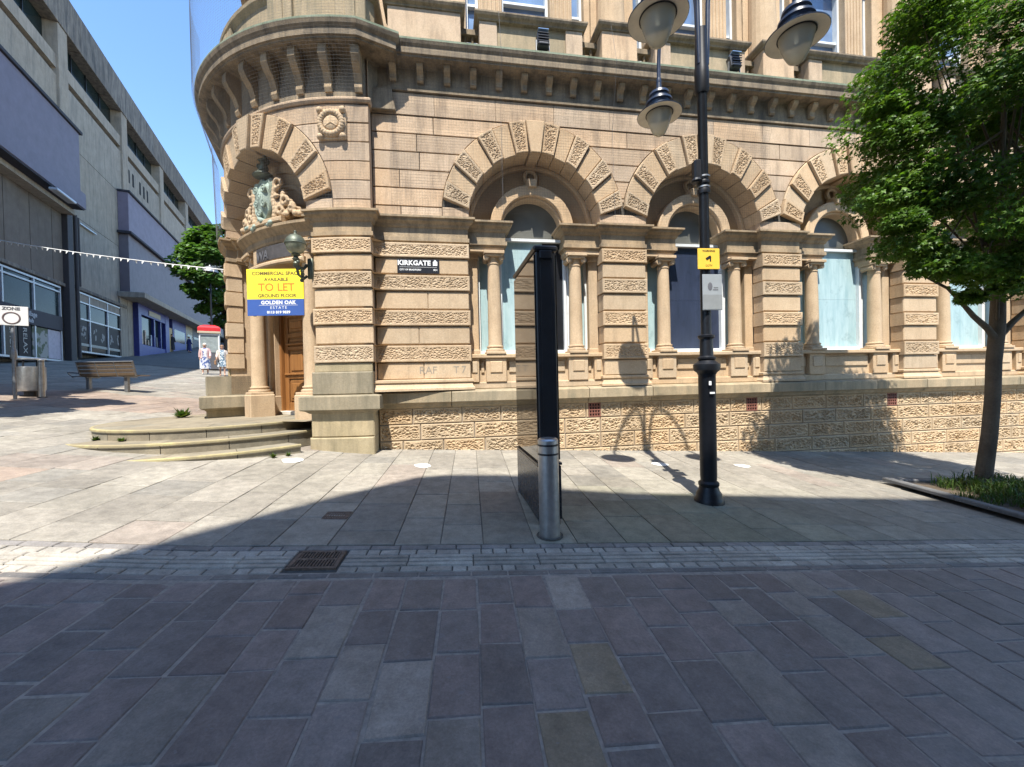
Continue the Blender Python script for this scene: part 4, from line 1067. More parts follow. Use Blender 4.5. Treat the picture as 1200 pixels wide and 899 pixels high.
# lamp post
lx, ly = 2.45, 5.04; lz = g(lx, ly); LPOS = V3((lx, ly, lz))
lamp = thing('street_lamp', LPOS, 'tall black cast iron lamp post with three hanging bowl lanterns', 'street lamp')
m = MB(); q = lambda z: z-lz
m.lathe(LPOS, [(0.175, -.05), (0.175, .03), (0.165, .05), (0.15, .08), (0.15, .11), (0.124, .15), (0.112, .20), (0.122, .215), (0.122, .245), (0.094, .27), (0.099, .33), (0.101, q(1.60)), (0.115, q(1.63)), (0.15, q(1.66)), (0.157, q(1.70)), (0.157, q(1.735)), (0.12, q(1.76)), (0.09, q(1.79))], 28)
m.build('base_column', LAMPBLACK, lamp, angle=35)
m = MB()
m.lathe(LPOS, [(0.09, q(1.79)), (0.106, q(1.80)), (0.109, q(1.82)), (0.08, q(1.84)), (0.075, q(2.05)), (0.096, q(2.07)), (0.099, q(2.095)), (0.060, q(2.11)), (0.056, q(5.15)), (0.062, q(5.16))], 24)
m.lathe(LPOS, [(0.072, q(3.86)), (0.075, q(3.88)), (0.075, q(3.9)), (0.072, q(3.92))], 24); m.lathe(LPOS, [(0.07, q(3.98)), (0.073, q(3.99)), (0.073, q(4.01)), (0.07, q(4.02))], 24)
m.lathe(LPOS, [(0.068, q(5.10)), (0.084, q(5.14)), (0.084, q(5.4)), (0.078, q(5.44)), (0.07, q(5.9))], 24)
m.build('shaft', LAMPBLACK, lamp, angle=35)
for zz in (3.93, 4.06):
    m = MB(); m.lathe(LPOS, [(0.076, q(zz)), (0.076, q(zz)+.018)], 24, cap=False); m.build('clamp_band', STEELD, lamp, smooth=True)
m = MB(); m.box(LPOS+V3((-0.09, -0.02, q(4.14))), (0.1, 0.11, 0.26), ch=.02); m.lathe(LPOS+V3((-.10, -.03, q(3.99))), [(0.05, 0), (0.065, .02), (0.05, .05)], 14); m.build('sensor_box', LAMPBLACK, lamp)
m = MB(); m.box(LPOS+V3((-0.02, -0.121, q(1.50))), (0.03, 0.006, 0.05)); m.box(LPOS+V3((0.005, -0.121, q(1.38))), (0.06, 0.006, 0.022)); m.build('asset_tag', WHITE, lamp)
AR = 1.0; RIMZ = 5.50
for adeg in (99.3, 219.3, -20.7):
    a = rad(adeg); dx = V3((math.cos(a), math.sin(a), 0)); b = LPOS*1; b.z = 0
    pts = []
    for k in range(15):
        t = k/14; th = t*PI*0.94
        r_ = 0.075+(AR-0.075)*(0.5-0.5*math.cos(t*PI)) if False else 0.075+(AR-0.075)*t
        pts.append(None)
    ctl = [(0.06, 5.45), (0.075, 5.9), (0.09, 6.3), (0.16, 6.66), (0.32, 6.90), (0.55, 6.97), (0.76, 6.88), (0.92, 6.66), (0.985, 6.35), (1.0, 6.0)]
    P_ = [b+dx*r_+ZV*z for r_, z in ctl]
    sm = []
    for i in range(len(P_)-1):
        p0, p1, p2, p3 = P_[max(i-1, 0)], P_[i], P_[i+1], P_[min(i+2, len(P_)-1)]
        for k in range(4):
            t = k/4; sm.append(0.5*((2*p1)+(p2-p0)*t+(2*p0-5*p1+4*p2-p3)*t*t+(3*p1-p0-3*p2+p3)*t**3))
    sm.append(P_[-1])
    m = MB(); m.tube(sm, 0.027, 10); m.lathe(b+dx*1.0+ZV*5.95, [(0.034, 0), (0.04, .03), (0.034, .08)], 12); m.build('arm', NAVYMET, lamp, angle=50)
    c = b+dx*1.0; tilt = dx*0.0
    m = MB(); m.lathe(c, [(0.315, RIMZ-.012), (0.318, RIMZ), (0.30, RIMZ+.012), (0.19, RIMZ+.075), (0.165, RIMZ+.09), (0.165, RIMZ+.15), (0.19, RIMZ+.16), (0.185, RIMZ+.19), (0.135, RIMZ+.21), (0.13, RIMZ+.26), (0.15, RIMZ+.27), (0.14, RIMZ+.31), (0.09, RIMZ+.345), (0.04, RIMZ+.38), (0.036, RIMZ+.46)], 32, cap=False)
    lan = m.build('lantern', NAVYMET, lamp, angle=35)
    m = MB(); m.lathe(c, [(0.312, RIMZ-.010), (0.25, RIMZ+.006), (0.19, RIMZ+.010)], 32, cap=False); m.build('reflector', plain('pale_reflector', (0.62, 0.57, 0.47), 0.5), lan, smooth=True)
    m = MB(); m.lathe(c, [(0.186, RIMZ-.002), (0.196, RIMZ+.0), (0.196, RIMZ+.014), (0.186, RIMZ+.016)], 32, cap=False); m.build('bowl_ring', LAMPBLACK, lan)
    m = MB(); m.lathe(c, [(0.001, RIMZ-.31), (0.05, RIMZ-.302), (0.09, RIMZ-.27), (0.125, RIMZ-.2), (0.155, RIMZ-.11), (0.178, RIMZ-.03), (0.184, RIMZ)], 32, cap=False); m.build('bowl', BOWL, lan, smooth=True)
    m = MB(); m.lathe(c, [(0.004, RIMZ-.09), (0.022, RIMZ-.075), (0.02, RIMZ-.02), (0.018, RIMZ+.05)], 12); m.build('bulb', WHITE, lan, smooth=True)
# notices on the post
def yz(px, z): return z
nY = thing('warning_notice', LPOS+V3((0.0, -0.09, q(3.0))), 'small yellow warning notice strapped to the black lamp post', 'notice')
cpos = LPOS+V3((0.005, -0.085, q(3.03)))
tdir = V3((0.97, 0.1, 0)).normalized(); tn = V3((tdir.y, -tdir.x, 0))
m = MB(); m.box(cpos, (0.285, 0.012, 0.255), tdir, -tn, ZV, .004); m.build('plate', YEL2, nY)
text('lettering', 'WARNING', 0.034, BLACK, nY, cpos+tn*.0075+ZV*.095, tdir, ZV, .001, bold=.0006)
text('lettering', 'CCTV', 0.034, BLACK, nY, cpos+tn*.0075-ZV*.085, tdir, ZV, .001)
m = MB(); c2 = cpos+tn*.008
m.box(c2+tdir*-.005+ZV*.012, (0.07, .003, .03), (tdir+ZV*.6).normalized(), -tn, (ZV-tdir*.6).normalized()); m.box(c2+tdir*.02-ZV*.012, (0.016, .003, .04), tdir, -tn, ZV); m.build('camera_symbol', BLACK, nY)
m = MB()
for z in (-0.09, 0.09): m.lathe(LPOS+ZV*(q(3.03)+z), [(0.07, -.008), (0.0715, -.008), (0.0715, .008), (0.07, .008)], 20, cap=False)
m.build('strap', STEELD, nY)
nG = thing('grey_notice', LPOS+V3((0, -0.09, q(2.5))), 'grey printed notice board fixed to the post below the yellow notice', 'notice')
cpos = LPOS+V3((0.045, -0.082, q(2.62))); m = MB(); m.box(cpos, (0.255, .01, .44), tdir, -tn, ZV, .003); m.build('plate', NOTICE, nG)
m = MB(); m.box(cpos+tn*.0062-ZV*.12, (0.25, .002, .18), tdir, -tn, ZV); m.build('lower_panel', plain('dull_panel', (0.23, 0.24, 0.235), .6), nG)
m = MB(); m.ball(cpos+tn*.006-tdir*.03+ZV*.07, .04, 10, 8, tdir, ZV, tn, (.8, 1.3, .06)); m.box(cpos+tn*.006+tdir*.04+ZV*.03, (.07, .002, .012), tdir, -tn, ZV); m.box(cpos+tn*.006+tdir*.045+ZV*.055, (.06, .002, .01), tdir, -tn, ZV); m.build('emblem', GREYT, nG)

# signs on the bank
sg = thing('street_sign', W(-1.70, 3.72, 0.03), 'black street name plate with white KIRKGATE lettering on the stone wall', 'sign')
m = MB(); fbox(m, -2.09, -1.33, 3.60, 3.865, 0.022, 0.044, 0.004); m.build('plate', plain('sign_black', (0.012, 0.014, 0.02), .35), sg)
text('lettering', 'KIRKGATE', 0.122, WHITE, sg, W(-1.785, 3.788, 0.0465), FD, ZV, .001, bold=.005, sp=1.06)
text('lettering', 'CITY OF BRADFORD', 0.042, WHITE, sg, W(-2.05, 3.665, 0.0465), FD, ZV, .001, align='LEFT', bold=.0012)
text('lettering', 'BD1', 0.042, WHITE, sg, W(-1.40, 3.665, 0.0465), FD, ZV, .001, bold=.0012)
m = MB(); fbox(m, -2.05, -1.37, 3.713, 3.717, 0.044, 0.0465)
for a, b, c_, d in ((-1.445, -1.365, 3.745, 3.82), (-1.43, -1.38, 3.82, 3.835), (-1.418, -1.392, 3.835, 3.85)): fbox(m, a, b, c_, d, .044, .0465)
m.build('emblem', WHITE, sg)
A_ = V3((-4.87, 7.45, 0)); B_ = V3((-3.845, 7.50, 0)); sx = (B_-A_).normalized(); sn = V3((sx.y, -sx.x, 0)); sw = (B_-A_).length
tl = thing('to_let_board', (A_.x, A_.y, 2.88), 'yellow and blue TO LET board hung across the entrance columns', 'sign')
cb = (A_+B_)/2
def SP(a, z, n=0): p = cb+sx*a+sn*n; return V3((p.x, p.y, z))
m = MB(); m.box(SP(0, 3.47, 0), (sw, .012, .56), sx, -sn, ZV, .002); m.build('yellow_panel', YEL, tl)
m = MB(); m.box(SP(0, 3.037, 0), (sw, .012, .304), sx, -sn, ZV, .002); m.build('blue_panel', BLU, tl)
for tx, z, sz, mt, bd, a in (('COMMERCIAL SPACE', 3.665, .092, BROWNT, .003, .02), ('AVAILABLE', 3.553, .088, BROWNT, .003, .02), ('TO LET', 3.405, .20, ORANGE, .004, .02), ('GROUND FLOOR', 3.252, .088, BROWNT, .003, .03)): text('lettering', tx, sz, mt, tl, SP(a, z, .0075), sx, ZV, .001, bold=bd)
for tx, z, sz, bd, sp in (('GOLDEN OAK', 3.125, .09, .004, 1.1), ('ESTATE', 3.03, .07, .0, 1.4), ('0113 819 9839', 2.945, .066, .003, 1.05)): text('lettering', tx, sz, WHITE, tl, SP(.05, z, .0075), sx, ZV, .001, bold=bd, sp=sp)
m = MB(); m.box(SP(.05, 3.077, .0072), (.70, .001, .005), sx, -sn, ZV); m.build('rule_line', WHITE, tl)
m = MB()
for a in (-.4, .3): m.box(SP(a, 3.3, -.03), (.045, .04, .84), sx, -sn, ZV, .005)
m.box(SP(-.05, 3.35, -.06), (sw*.75, .03, .05), sx, -sn, ZV, .004)
m.build('batten', SLAT, tl)
# globe lamp on the corner pier
gl = W(S0-1.15, 3.98, 0.30); la = dirD(1.15/RD); lX = V3((-la.y, la.x, 0))
wl = thing('globe_lamp', W(S0-1.12, 3.5, 0.0), 'old bronze globe lamp on a scrolled bracket beside the corner door', 'lamp')
m = MB(); m.lathe(gl, [(0.165, .0), (0.165, .02), (0.155, .06), (0.13, .105), (0.085, .145), (0.035, .165), (0.02, .20), (0.03, .215), (0.004, .235)], 24); m.lathe(gl, [(0.168, -.012), (0.174, 0), (0.168, .014)], 24, cap=False); m.build('dome', OLDBR, wl, smooth=True)
m = MB(); m.lathe(gl, [(0.04, -.17), (0.10, -.14), (0.145, -.08), (0.162, -.01)], 24); m.build('globe', plain('clouded_glass', (0.24, 0.25, 0.17), .15, var=.3, spec=.6), wl, smooth=True)
m = MB(); m.lathe(gl, [(0.02, -.36), (0.05, -.33), (0.03, -.29), (0.06, -.25), (0.03, -.21), (0.075, -.18), (0.05, -.15)], 14)
m.tube([gl-ZV*.30, gl-ZV*.38-la*.08, gl-ZV*.36-la*.2, gl-ZV*.28-la*.28], [.03, .03, .026, .03], 8); m.tube([gl-ZV*.32, gl-ZV*.5-la*.05, gl-ZV*.55-la*.18, gl-ZV*.48-la*.27], [.025, .022, .02, .025], 8)
for k in range(7): m.ball(gl-ZV*(.30+.045*k)-la*(.03*k)+lX*random.uniform(-.05, .05), .034, 8, 6)
m.box(W(S0-1.05, 3.62, .06), (.10, .05, .36), lX, la, ZV, .01); m.build('bracket', OLDBR, wl, angle=50)

# floodlights on the cornice
def flood(s, label):
    p = W(s, 7.73, 0.2); t = thing('floodlight', p, label, 'floodlight', 'floodlights on the cornice'); m = MB()
    m.box(p+ZV*.24, (.23, .17, .30), FD, (ND+ZV*.25).normalized(), (ZV-ND*.25).normalized(), .03)
    for k in range(5): m.box(p+ZV*(.14+.05*k)+ND*.10, (.21, .02, .012), FD, ND, ZV)
    m.build('housing', BLACK, t)
    m = MB(); m.box(p+ZV*.03, (.24, .06, .03), FD, ND, ZV, .005)
    for q_ in (-.125, .125): m.box(p+FD*q_+ZV*.14, (.014, .04, .24), FD, ND, ZV)
    m.build('bracket', STEELD, t)
    m = MB(); m.box(p+ZV*.40+ND*.04, (.2, .13, .02), FD, (ND+ZV*.25).normalized(), (ZV-ND*.25).normalized()); m.build('lamp_glass', UGLASS, t)
flood(0.70, 'black floodlight on the cornice above the window with the black panel'); flood(4.72, 'floodlight on the cornice just right of the lamp post'); flood(8.25, 'floodlight on the cornice beside the tree crown')

# bird net over the arches and cornice
m = MB()
def wire(pts, r=0.0009):
    m.tube(pts, r, 3, False)
NT = [(0.37, 7.62), (0.37, 7.40), (0.10, 6.50), (0.16, 4.70)]
s = S0+0.35
while s < 5.6: wire([W(s, z, n) for n, z in NT]); s += 0.05
for i in range(1, 4):
    (n0, z0), (n1, z1) = NT[i-1], NT[i]; k = max(1, int((z0-z1)/0.05))
    for j in range(k): wire([W(S0+.35, z0+(z1-z0)*j/k, n0+(n1-n0)*j/k), W(5.6, z0+(z1-z0)*j/k, n0+(n1-n0)*j/k)])
for s in (-.12, 2.1): wire([W(s, 8.5, .15), W(s, 7.6, .38), W(s, 6.5, .11), W(s, 4.7, .17)], .003)
s = S0-RD*rad(78)
while s < S0-0.1: wire([W(s, 9.6, .5), W(s, 7.63, .48), W(s, 6.6, .20), W(s, 4.72, .16)]); s += .05
zz = 4.75
while zz < 9.6:
    n_ = .5 if zz > 7.63 else (.20+(zz-6.6)/1.03*.28 if zz > 6.6 else .16+(zz-4.72)/1.88*.04)
    ss_ = srange(S0-RD*rad(78), S0-.1, .3); wire([W(x, zz, n_) for x in ss_]); zz += .05
net = m.build('bird_net', plain('net_twine', (0.10, 0.10, 0.10), .8), origin=W(1, 4.7, .15)); tag(net, 'fine dark bird netting stretched over the cornice and arches of the bank', 'netting')
# ------------------------------------------------------------------ SHOPPING CENTRE up the hill
PH = rad(26.2); P0 = V3((-24.6, 22.0, 0)); LD = V3((-math.sin(PH), math.cos(PH), 0)); LN = V3((math.cos(PH), math.sin(PH), 0))
def LW(t, z, n=0.0): p = P0+LD*t+LN*n; return V3((p.x, p.y, z))
mall = thing('shopping_centre', LW(10, g(*LW(10, 0).xy)), 'long grey concrete shopping centre with purple boxes climbing the hill', 'building')
def lbox(m, t0, t1, z0, z1, n0, n1, ch=0.0, col=None):
    m.box(LW((t0+t1)/2, (z0+z1)/2, (n0+n1)/2), (t1-t0, n1-n0, z1-z0), LD, LN, ZV, ch, col)
T0, T1 = -26, 74
m = MB(); lbox(m, T0, T1, -2, 24, -14, -0.7); m.build('core', CONCD, mall)
m = MB()
t = T0; B0 = 0.35
edges = [B0+8.15*k for k in range(-3, 10)]
for e in edges:
    for z0, z1 in ((7.6, 11.75), (11.78, 15.75), (15.78, 18.95), (19.35, 20.1)):
        if z1 < 9 and e > 8: continue
        lbox(m, e+0.9, e+8.15, z0, z1, -0.7, 0.0, 0.0, tint(.07, .02))
m.build('wall_panels', CONC, mall)
m = MB()
for e in edges: lbox(m, e-0.02, e+0.92, 4 if e > 8 else 3.0, 21.9, -0.7, 0.12, 0.02, tint(.05, .02))
m.build('pilasters', CONC, mall)
m = MB(); 
for k in range(24): lbox(m, T0+4.1*k, T0+4.1*(k+1)-.03, 21.9, 24.1, -0.8, 0.18, 0.02, tint(.1, .02))
m.build('parapet', CONCD, mall)
m = MB()
for e in edges:
    m2 = MB(); lbox(m2, e+0.93, e+8.12, 20.1, 21.9, -0.69, -0.5); m2.mi = 1
    for q_ in range(1, 4): lbox(m2, e+.93+1.8*q_, e+.99+1.8*q_, 20.1, 21.9, -.5, -.44)
    m2.build('clerestory_window', [WGLASS, BLACK], mall)
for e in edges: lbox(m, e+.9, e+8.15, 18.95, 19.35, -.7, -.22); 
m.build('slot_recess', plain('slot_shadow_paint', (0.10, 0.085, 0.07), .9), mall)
m = MB()
for k in range(5): m2 = MB(); x = 9.7+[0, .8, 2.2, 3.0, 3.8][k]; lbox(m2, x, x+.32, 17.3, 18.3, -.01, .012); m2.build('slit_window', HOLE, mall)
# purple box 1
m = MB(); lbox(m, -24, -0.12, 11.9, 15.72, 0.0, 1.0, .02); m.mi = 0; lbox(m, -24, 0.12, 11.62, 12.5, 0.0, 1.12, .02); m.mi = 1; lbox(m, -24, 0.05, 15.72, 15.9, 0, 1.1, .02)
m.mi = 1; lbox(m, -24, 0.0, 11.55, 11.62, .6, 1.08); m.build('purple_box', [PURP, DARKCL], mall)
m = MB(); lbox(m, -24, 0.3, 11.3, 11.58, 0, .6); m.build('soffit', CONC, mall)
m = MB()
for k in range(26): lbox(m, -24+.93*k, -24+.93*k+.915, 7.45, 11.35, -.1, .06+.012*(k % 2), 0, tint(.06, .02))
m.build('ribbed_cladding', RIB, mall)
m = MB(); lbox(m, 0.2, .75, 3.1, 11.6, 0, .3, .02); m.tube([LW(1.15, 3.4, .25), LW(1.15, 11.6, .25)], .09, 8); m.tube([LW(1.6, 7.6, .2), LW(1.6, 11.6, .2)], .06, 8); m.build('downpipe', plain('dark_pipe', (.05, .045, .045), .7), mall)
m = MB(); lbox(m, 2.0, 4.0, 11.4, 11.46, 0, .14); m.build('cable_tray', ALU, mall)
m2 = MB(); lbox(m2, -3.6, -1.9, 11.2, 11.34, 1.15, 1.5, .03); m2.build('floodlight_bar', ALU, mall)
# ledge above shops
m = MB(); lbox(m, 0.6, 8.25, 7.42, 7.62, -.2, .16, .02); lbox(m, -24, .3, 7.28, 7.46, -.2, .14, .02); m.build('shop_ledge', CONCD, mall)
# shop window A
def shopwin(t0, t1, z0, z1, cols, rows, label_panels=None):
    m = MB(); f = .09; lbox(m, t0, t1, z0, z0+f, -.3, .08); lbox(m, t0, t1, z1-f, z1, -.3, .08)
    for c in [t0]+cols+[t1-f]: lbox(m, c, c+f, z0+f, z1-f, -.3, .075)
    for r in rows: lbox(m, t0+f, t1-f, r, r+f*.9, -.3, .07)
    fr = m.build('shop_window', ALU, mall)
    m = MB(); lbox(m, t0+.02, t1-.02, z0+.02, z1-.02, -.34, .0); m.build('pane', WGLASS, fr)
    return fr
wa_ = shopwin(-9.2, -.12, 3.12, 7.2, [-7.0, -4.75, -2.5], [6.86])
for a, b in ((-9.1, -.15),): m = MB(); lbox(m, a, b, 4.78, 5.55, .02, .12, .01); f_ = m.build('fascia', plain('shop_fascia', (.022, .018, .03), .5, spec=.15), wa_)
BT = plain('shop_lettering', (.55, .58, .62), .5)
text('lettering', 'the', .30, BT, wa_, LW(-3.55, 5.28, .125), LD, ZV, .004)
text('lettering', 'Village', .34, BT, wa_, LW(-2.85, 5.30, .125), LD, ZV, .004); text('lettering', 'Hub', .30, BT, wa_, LW(-2.95, 4.98, .125), LD, ZV, .004)
for (a, b, mt) in ((-4.55, -3.75, plain('brown_poster', (.10, .085, .065), .6, spec=.15)), (-3.65, -2.75, plain('dark_poster', (.03, .024, .024), .6, spec=.15)), (-2.62, -1.35, printmat('photo_poster', (.34, .33, .30), (.12, .14, .08), 3)), (-1.33, -.2, plain('pale_poster', (.40, .36, .42), .5, var=.15))):
    m = MB(); lbox(m, a, b, 3.24, 4.74, .0, .03); m.build('poster', mt, wa_)
for k, ch_ in enumerate('LET'): pass
for x, body in ((-3.2, 'RELAX'), (-4.15, 'SHOP')): text('lettering', body, .42, plain('poster_lettering', (.42, .40, .36), .5), wa_, LW(x, 3.98, .034), V3((0, 0, -1)), LD, .003)
# shop window B
wb_ = shopwin(.85, 7.5, 3.78, 7.35, [2.95, 5.35], [5.72, 6.72])
m = MB()
for a, b in ((.94, 2.95), (3.04, 5.35), (5.44, 7.42)): lbox(m, a, b, 6.8, 7.27, .005, .04)
m.build('top_panel', CONC, wb_)
m = MB()
for a, b in ((.96, 2.93), (3.06, 5.33), (5.46, 7.40)): lbox(m, a, b, 4.36, 5.68, .003, .012)
m.build('window_graphic', plain('dark_graphic', (.028, .023, .023), .5, spec=.12), wb_)
m = MB(); lbox(m, .96, 7.40, 4.18, 4.34, .003, .02); m.build('pale_stripe', plain('pale_strip', (.36, .36, .32), .6), wb_)
m = MB(); random.seed(3)
for cx, w_ in ((1.6, .5), (2.2, .5), (3.7, .25), (4.7, .25), (6.0, .25), (7.0, .12)):
    for k in range(9): p = LW(cx+random.uniform(-w_, w_)*.8, 4.6+random.uniform(0, .75), .02); m.ball(p, random.uniform(.05, .11), 8, 6, LD, ZV, LN, (1, 1.2, .06))
m.build('graphic_motifs', plain('graphic_grey', (.17, .16, .16), .5), wb_)
# purple box 2 and the shops under the canopy
m = MB(); lbox(m, 7.65, 60, 12.85, 15.75, 0, .6, .02, (1.05, 1.05, 1.3)); lbox(m, 7.65, 60, 8.5, 12.75, 0, .55, .02, (.85, .85, .9)); m.mi = 1; lbox(m, 7.4, 60, 12.72, 12.9, 0, .8, .02); lbox(m, 7.6, 60, 15.75, 15.9, 0, .72, .02)
for tt in (18.5, 29, 40): lbox(m, tt, tt+.06, 12.9, 15.74, .5, .612)
m.build('purple_box', [PURPD, DARKCL], mall)
m = MB(); lbox(m, 7.2, 60, 8.1, 8.5, 0, 1.5, .03); m.build('canopy', CONC, mall)
m = MB(); lbox(m, 7.3, 9.4, 3.2, 8.1, -.4, .1, .02); m.build('end_wall', CONC, mall)
def zb(t): p = LW(t, 0, .6); return g(p.x, p.y)
m = MB(); lbox(m, 9.4, 10.0, 3.5, 8.1, -.5, .45, .02); lbox(m, 15.6, 16.6, 3.5, 8.1, -.5, .45, .02); lbox(m, 10, 15.6, 7.3, 8.1, -.5, .42, .02); lbox(m, 10, 15.6, 3.4, 5.0, -.5, .40, .02); lbox(m, 12.9, 13.15, 5, 7.3, -.3, .38); lbox(m, 14.5, 14.7, 5, 7.3, -.3, .38)
sf = m.build('blue_shopfront', SHOPBLUE, mall)
m = MB(); lbox(m, 10, 15.6, 5, 7.3, -.3, .2); m.build('pane', WGLASS, sf)
m = MB(); lbox(m, 11.6, 14.3, 7.45, 7.85, .42, .46); m.build('name_board', plain('dull_gold', (.34, .29, .2), .5), sf)
m = MB(); random.seed(5)
for k in range(7): lbox(m, 10.6+.65*k, 10.85+.65*k, 5.05, 5.05+random.uniform(.4, 1.2), .2, .26, .02, tint(.5, .2))
m.build('window_display', plain('display_goods', (.34, .30, .28), .7, var=.3), sf)
for (a, b, z1, mt, nm) in ((16.7, 18.0, 7.9, plain('timber_hoarding', (.42, .30, .12), .6), 'hoarding'), (18.2, 22.6, 8.1, SHOPBLUE, 'shopfront'), (22.7, 25.2, 8.1, plain('cream_shop_panel', (.35, .30, .2), .5, var=.3), 'shopfront'), (25.3, 29, 8.1, plain('grey_shopfront', (.09, .09, .10), .5), 'shopfront'), (29.1, 35, 8.1, plain('teal_shopfront', (.03, .09, .13), .5), 'shopfront'), (35.1, 60, 8.1, plain('dark_shopfront', (.03, .03, .035), .5), 'shopfront')):
    m = MB(); lbox(m, a, b, 3, z1 if nm == 'shopfront' else zb(a)+2.3, -.5, .3); o = m.build(nm, mt, mall)
    if nm == 'shopfront' and b-a < 10:
        m = MB(); lbox(m, a+.4, b-.5, zb(a)+1.0, 7.2, .2, .32); m.build('pane', WGLASS, o)

# ------------------------------------------------------------------ things on the plaza
def on(x, y, dz=0): return V3((x, y, g(x, y)+dz))
# bench
bc = on(-12.08, 12.25); bx = V3((.998, .05, 0)).normalized(); by = V3((bx.y, -bx.x, 0))   # by: towards the camera (its back)
bench = thing('park_bench', bc, 'brown slatted street bench seen from behind on the sunny plaza', 'bench')
def bb(m, c, sz, X=bx, Y=by, Z=ZV, ch=.006, col=None): m.box(bc+bx*c[0]+by*c[1]+ZV*c[2], sz, X, Y, Z, ch, col)
lean = (ZV+by*.28).normalized(); leanY = (by-ZV*.28).normalized()
m = MB()
for k in range(4): bb(m, (0, .26+.028*k, .50+.105*k), (1.58, .028, .088), bx, leanY, lean, .005, tint(.15, .05))
m.build('backrest', SLAT, bench)
m = MB()
for k in range(5): bb(m, (0, .18-.10*k, .45), (1.58, .088, .03), ch=.005, col=tint(.15, .05))
m.build('seat', SLAT, bench)
for q_ in (-.68, .42):
    m = MB(); bb(m, (q_, .12, .2), (.10, .10, .50), ch=.01); bb(m, (q_, .0, .42), (.08, .42, .05), ch=.01); m.build('leg', STEELD, bench)
m = MB()
for q_ in (-.79, -.265, .265, .79): bb(m, (q_, .30, .66), (.025, .05, .46), bx, leanY, lean, .004)
m.box(bc+by*.36+ZV*.87, (1.62, .05, .025), bx, leanY, lean, .004); m.box(bc+by*.255+ZV*.64+bx*0, (1.60, .012, .02), bx, leanY, lean)
m.build('back_frame', STEELD, bench)
m = MB(); m.tube([bc-bx*.78+by*.26+ZV*.55, bc-bx*1.2+by*.2+ZV*.58, bc-bx*1.25+by*.1+ZV*.52, bc-bx*1.18+by*.05+ZV*.42], .018, 8); m.tube([bc-bx*.78+by*.1+ZV*.47, bc-bx*1.2+by*.08+ZV*.46], .016, 8); m.build('armrest', STEELD, bench)
# litter bin with its post
bn = on(-12.05, 10.05); binn = thing('litter_bin', bn, 'round stainless steel litter bin with a flat rain hood', 'bin')
m = MB(); m.lathe(bn, [(.22, .12), (.255, .13), (.265, .16), (.265, .72), (.25, .73), (.25, .70)], 26); m.build('drum', STEEL, binn, angle=40)
m = MB(); m.lathe(bn, [(.12, -.05), (.12, .13)], 16); m.build('foot', BLACK, binn)
m = MB(); m.lathe(bn, [(.265, .90), (.275, .905), (.275, .93), (.25, .945)], 26); m.build('hood', STEEL, binn, angle=40)
m = MB()
for a in (0.4, 1.97, 3.54, 5.1): m.tube([bn+V3((.24*math.cos(a), .24*math.sin(a), .66)), bn+V3((.24*math.cos(a), .24*math.sin(a), .91))], .016, 6)
m.build('hood_strut', BLACK, binn)
m = MB(); m.lathe(bn, [(.245, .64), (.245, .70)], 20); m.build('liner', HOLE, binn)
bollard(on(-11.72, 10.0), .95, .06, 'slim pale steel bollard standing right beside the litter bin')
# pedestrian zone sign
sp_ = on(-11.65, 9.40); zs = thing('traffic_sign', sp_, 'square white zone sign on a grey pole in front of the shops', 'sign')
m = MB(); m.lathe(sp_, [(.034, -.1), (.034, 2.16), (.028, 2.18)], 12); m.lathe(sp_+ZV*.95, [(.055, 0), (.062, .09), (.055, .2), (.04, .24)], 12); m.build('pole', STEELD, zs, angle=40)
zx = V3((.86, .5, 0)).normalized() * 1.0; zx = V3((math.cos(.62), -math.sin(.62)*-1, 0)); zn = V3((zx.y, -zx.x, 0)); zc = sp_+ZV*1.95+zn*.05
m = MB(); m.box(zc, (.53, .015, .45), zx, -zn, ZV, .01); m.build('plate', WHITE, zs)
text('lettering', 'ZONE', .10, plain('zone_lettering', (.12, .12, .13), .5), zs, zc+zn*.010+ZV*.165, zx, ZV, .002, bold=.004)
m = MB()
rr_ = [(.115, .0), (.118, .005), (.142, .005), (.145, .0)]
m.lathe(zc+zn*.009-ZV*.05, rr_, 28, zx, ZV, zn, cap=False); m.build('ring', plain('sign_ring', (.13, .09, .09), .5), zs, smooth=True)
# far lantern in front of the tree
fl = on(-19.35, 26.0); far = thing('street_lamp', fl, 'slim far street lamp with a grey dome lantern in front of the lime tree', 'street lamp')
m = MB(); m.lathe(fl, [(.09, -.1), (.09, .9), (.06, 1.0), (.05, 6.05)], 12); m.build('shaft', LAMPBLACK, far, smooth=True)
m = MB(); m.lathe(fl+ZV*6.1, [(.48, 0), (.48, .04), (.40, .22), (.24, .36), (.07, .42), (.04, .5)], 22); m.build('lantern', STEELD, far, angle=50)
m = MB(); m.lathe(fl+ZV*6.1, [(.04, -.24), (.2, -.16), (.29, .0)], 18); m.build('bowl', BOWL, far, smooth=True)
# market kiosk with red roof
kk = on(-18.0, 24.0); mk = thing('market_stall', kk, 'small glazed stall with a domed red roof behind the two women', 'stall')
kx = V3((.80, .6, 0)); ky = V3((-.6, .8, 0)); kx, ky = V3((math.cos(.6), math.sin(.6), 0)), V3((-math.sin(.6), math.cos(.6), 0))
m = MB()
for a in (-.45, .45):
    for b in (-.45, .45): m.box(kk+kx*a+ky*b+ZV*1.05, (.07, .07, 2.1), kx, ky, ZV, .01)
m.box(kk+ZV*2.06, (.98, .98, .1), kx, ky, ZV, .01); m.build('frame', WHITE, mk)
m = MB(); rows = []
for h, f in ((0, .54), (.2, .54), (.30, .44), (.38, .27), (.42, .02)): rows.append([kk+kx*(a*f)+ky*(b*f)+ZV*(2.25+h) for a, b in ((-1, -1), (0, -1), (1, -1), (1, 0), (1, 1), (0, 1), (-1, 1), (-1, 0))])
m.grid(rows, True); m.poly(rows[0][::-1]); rd_ = m.build('roof', RED, mk)
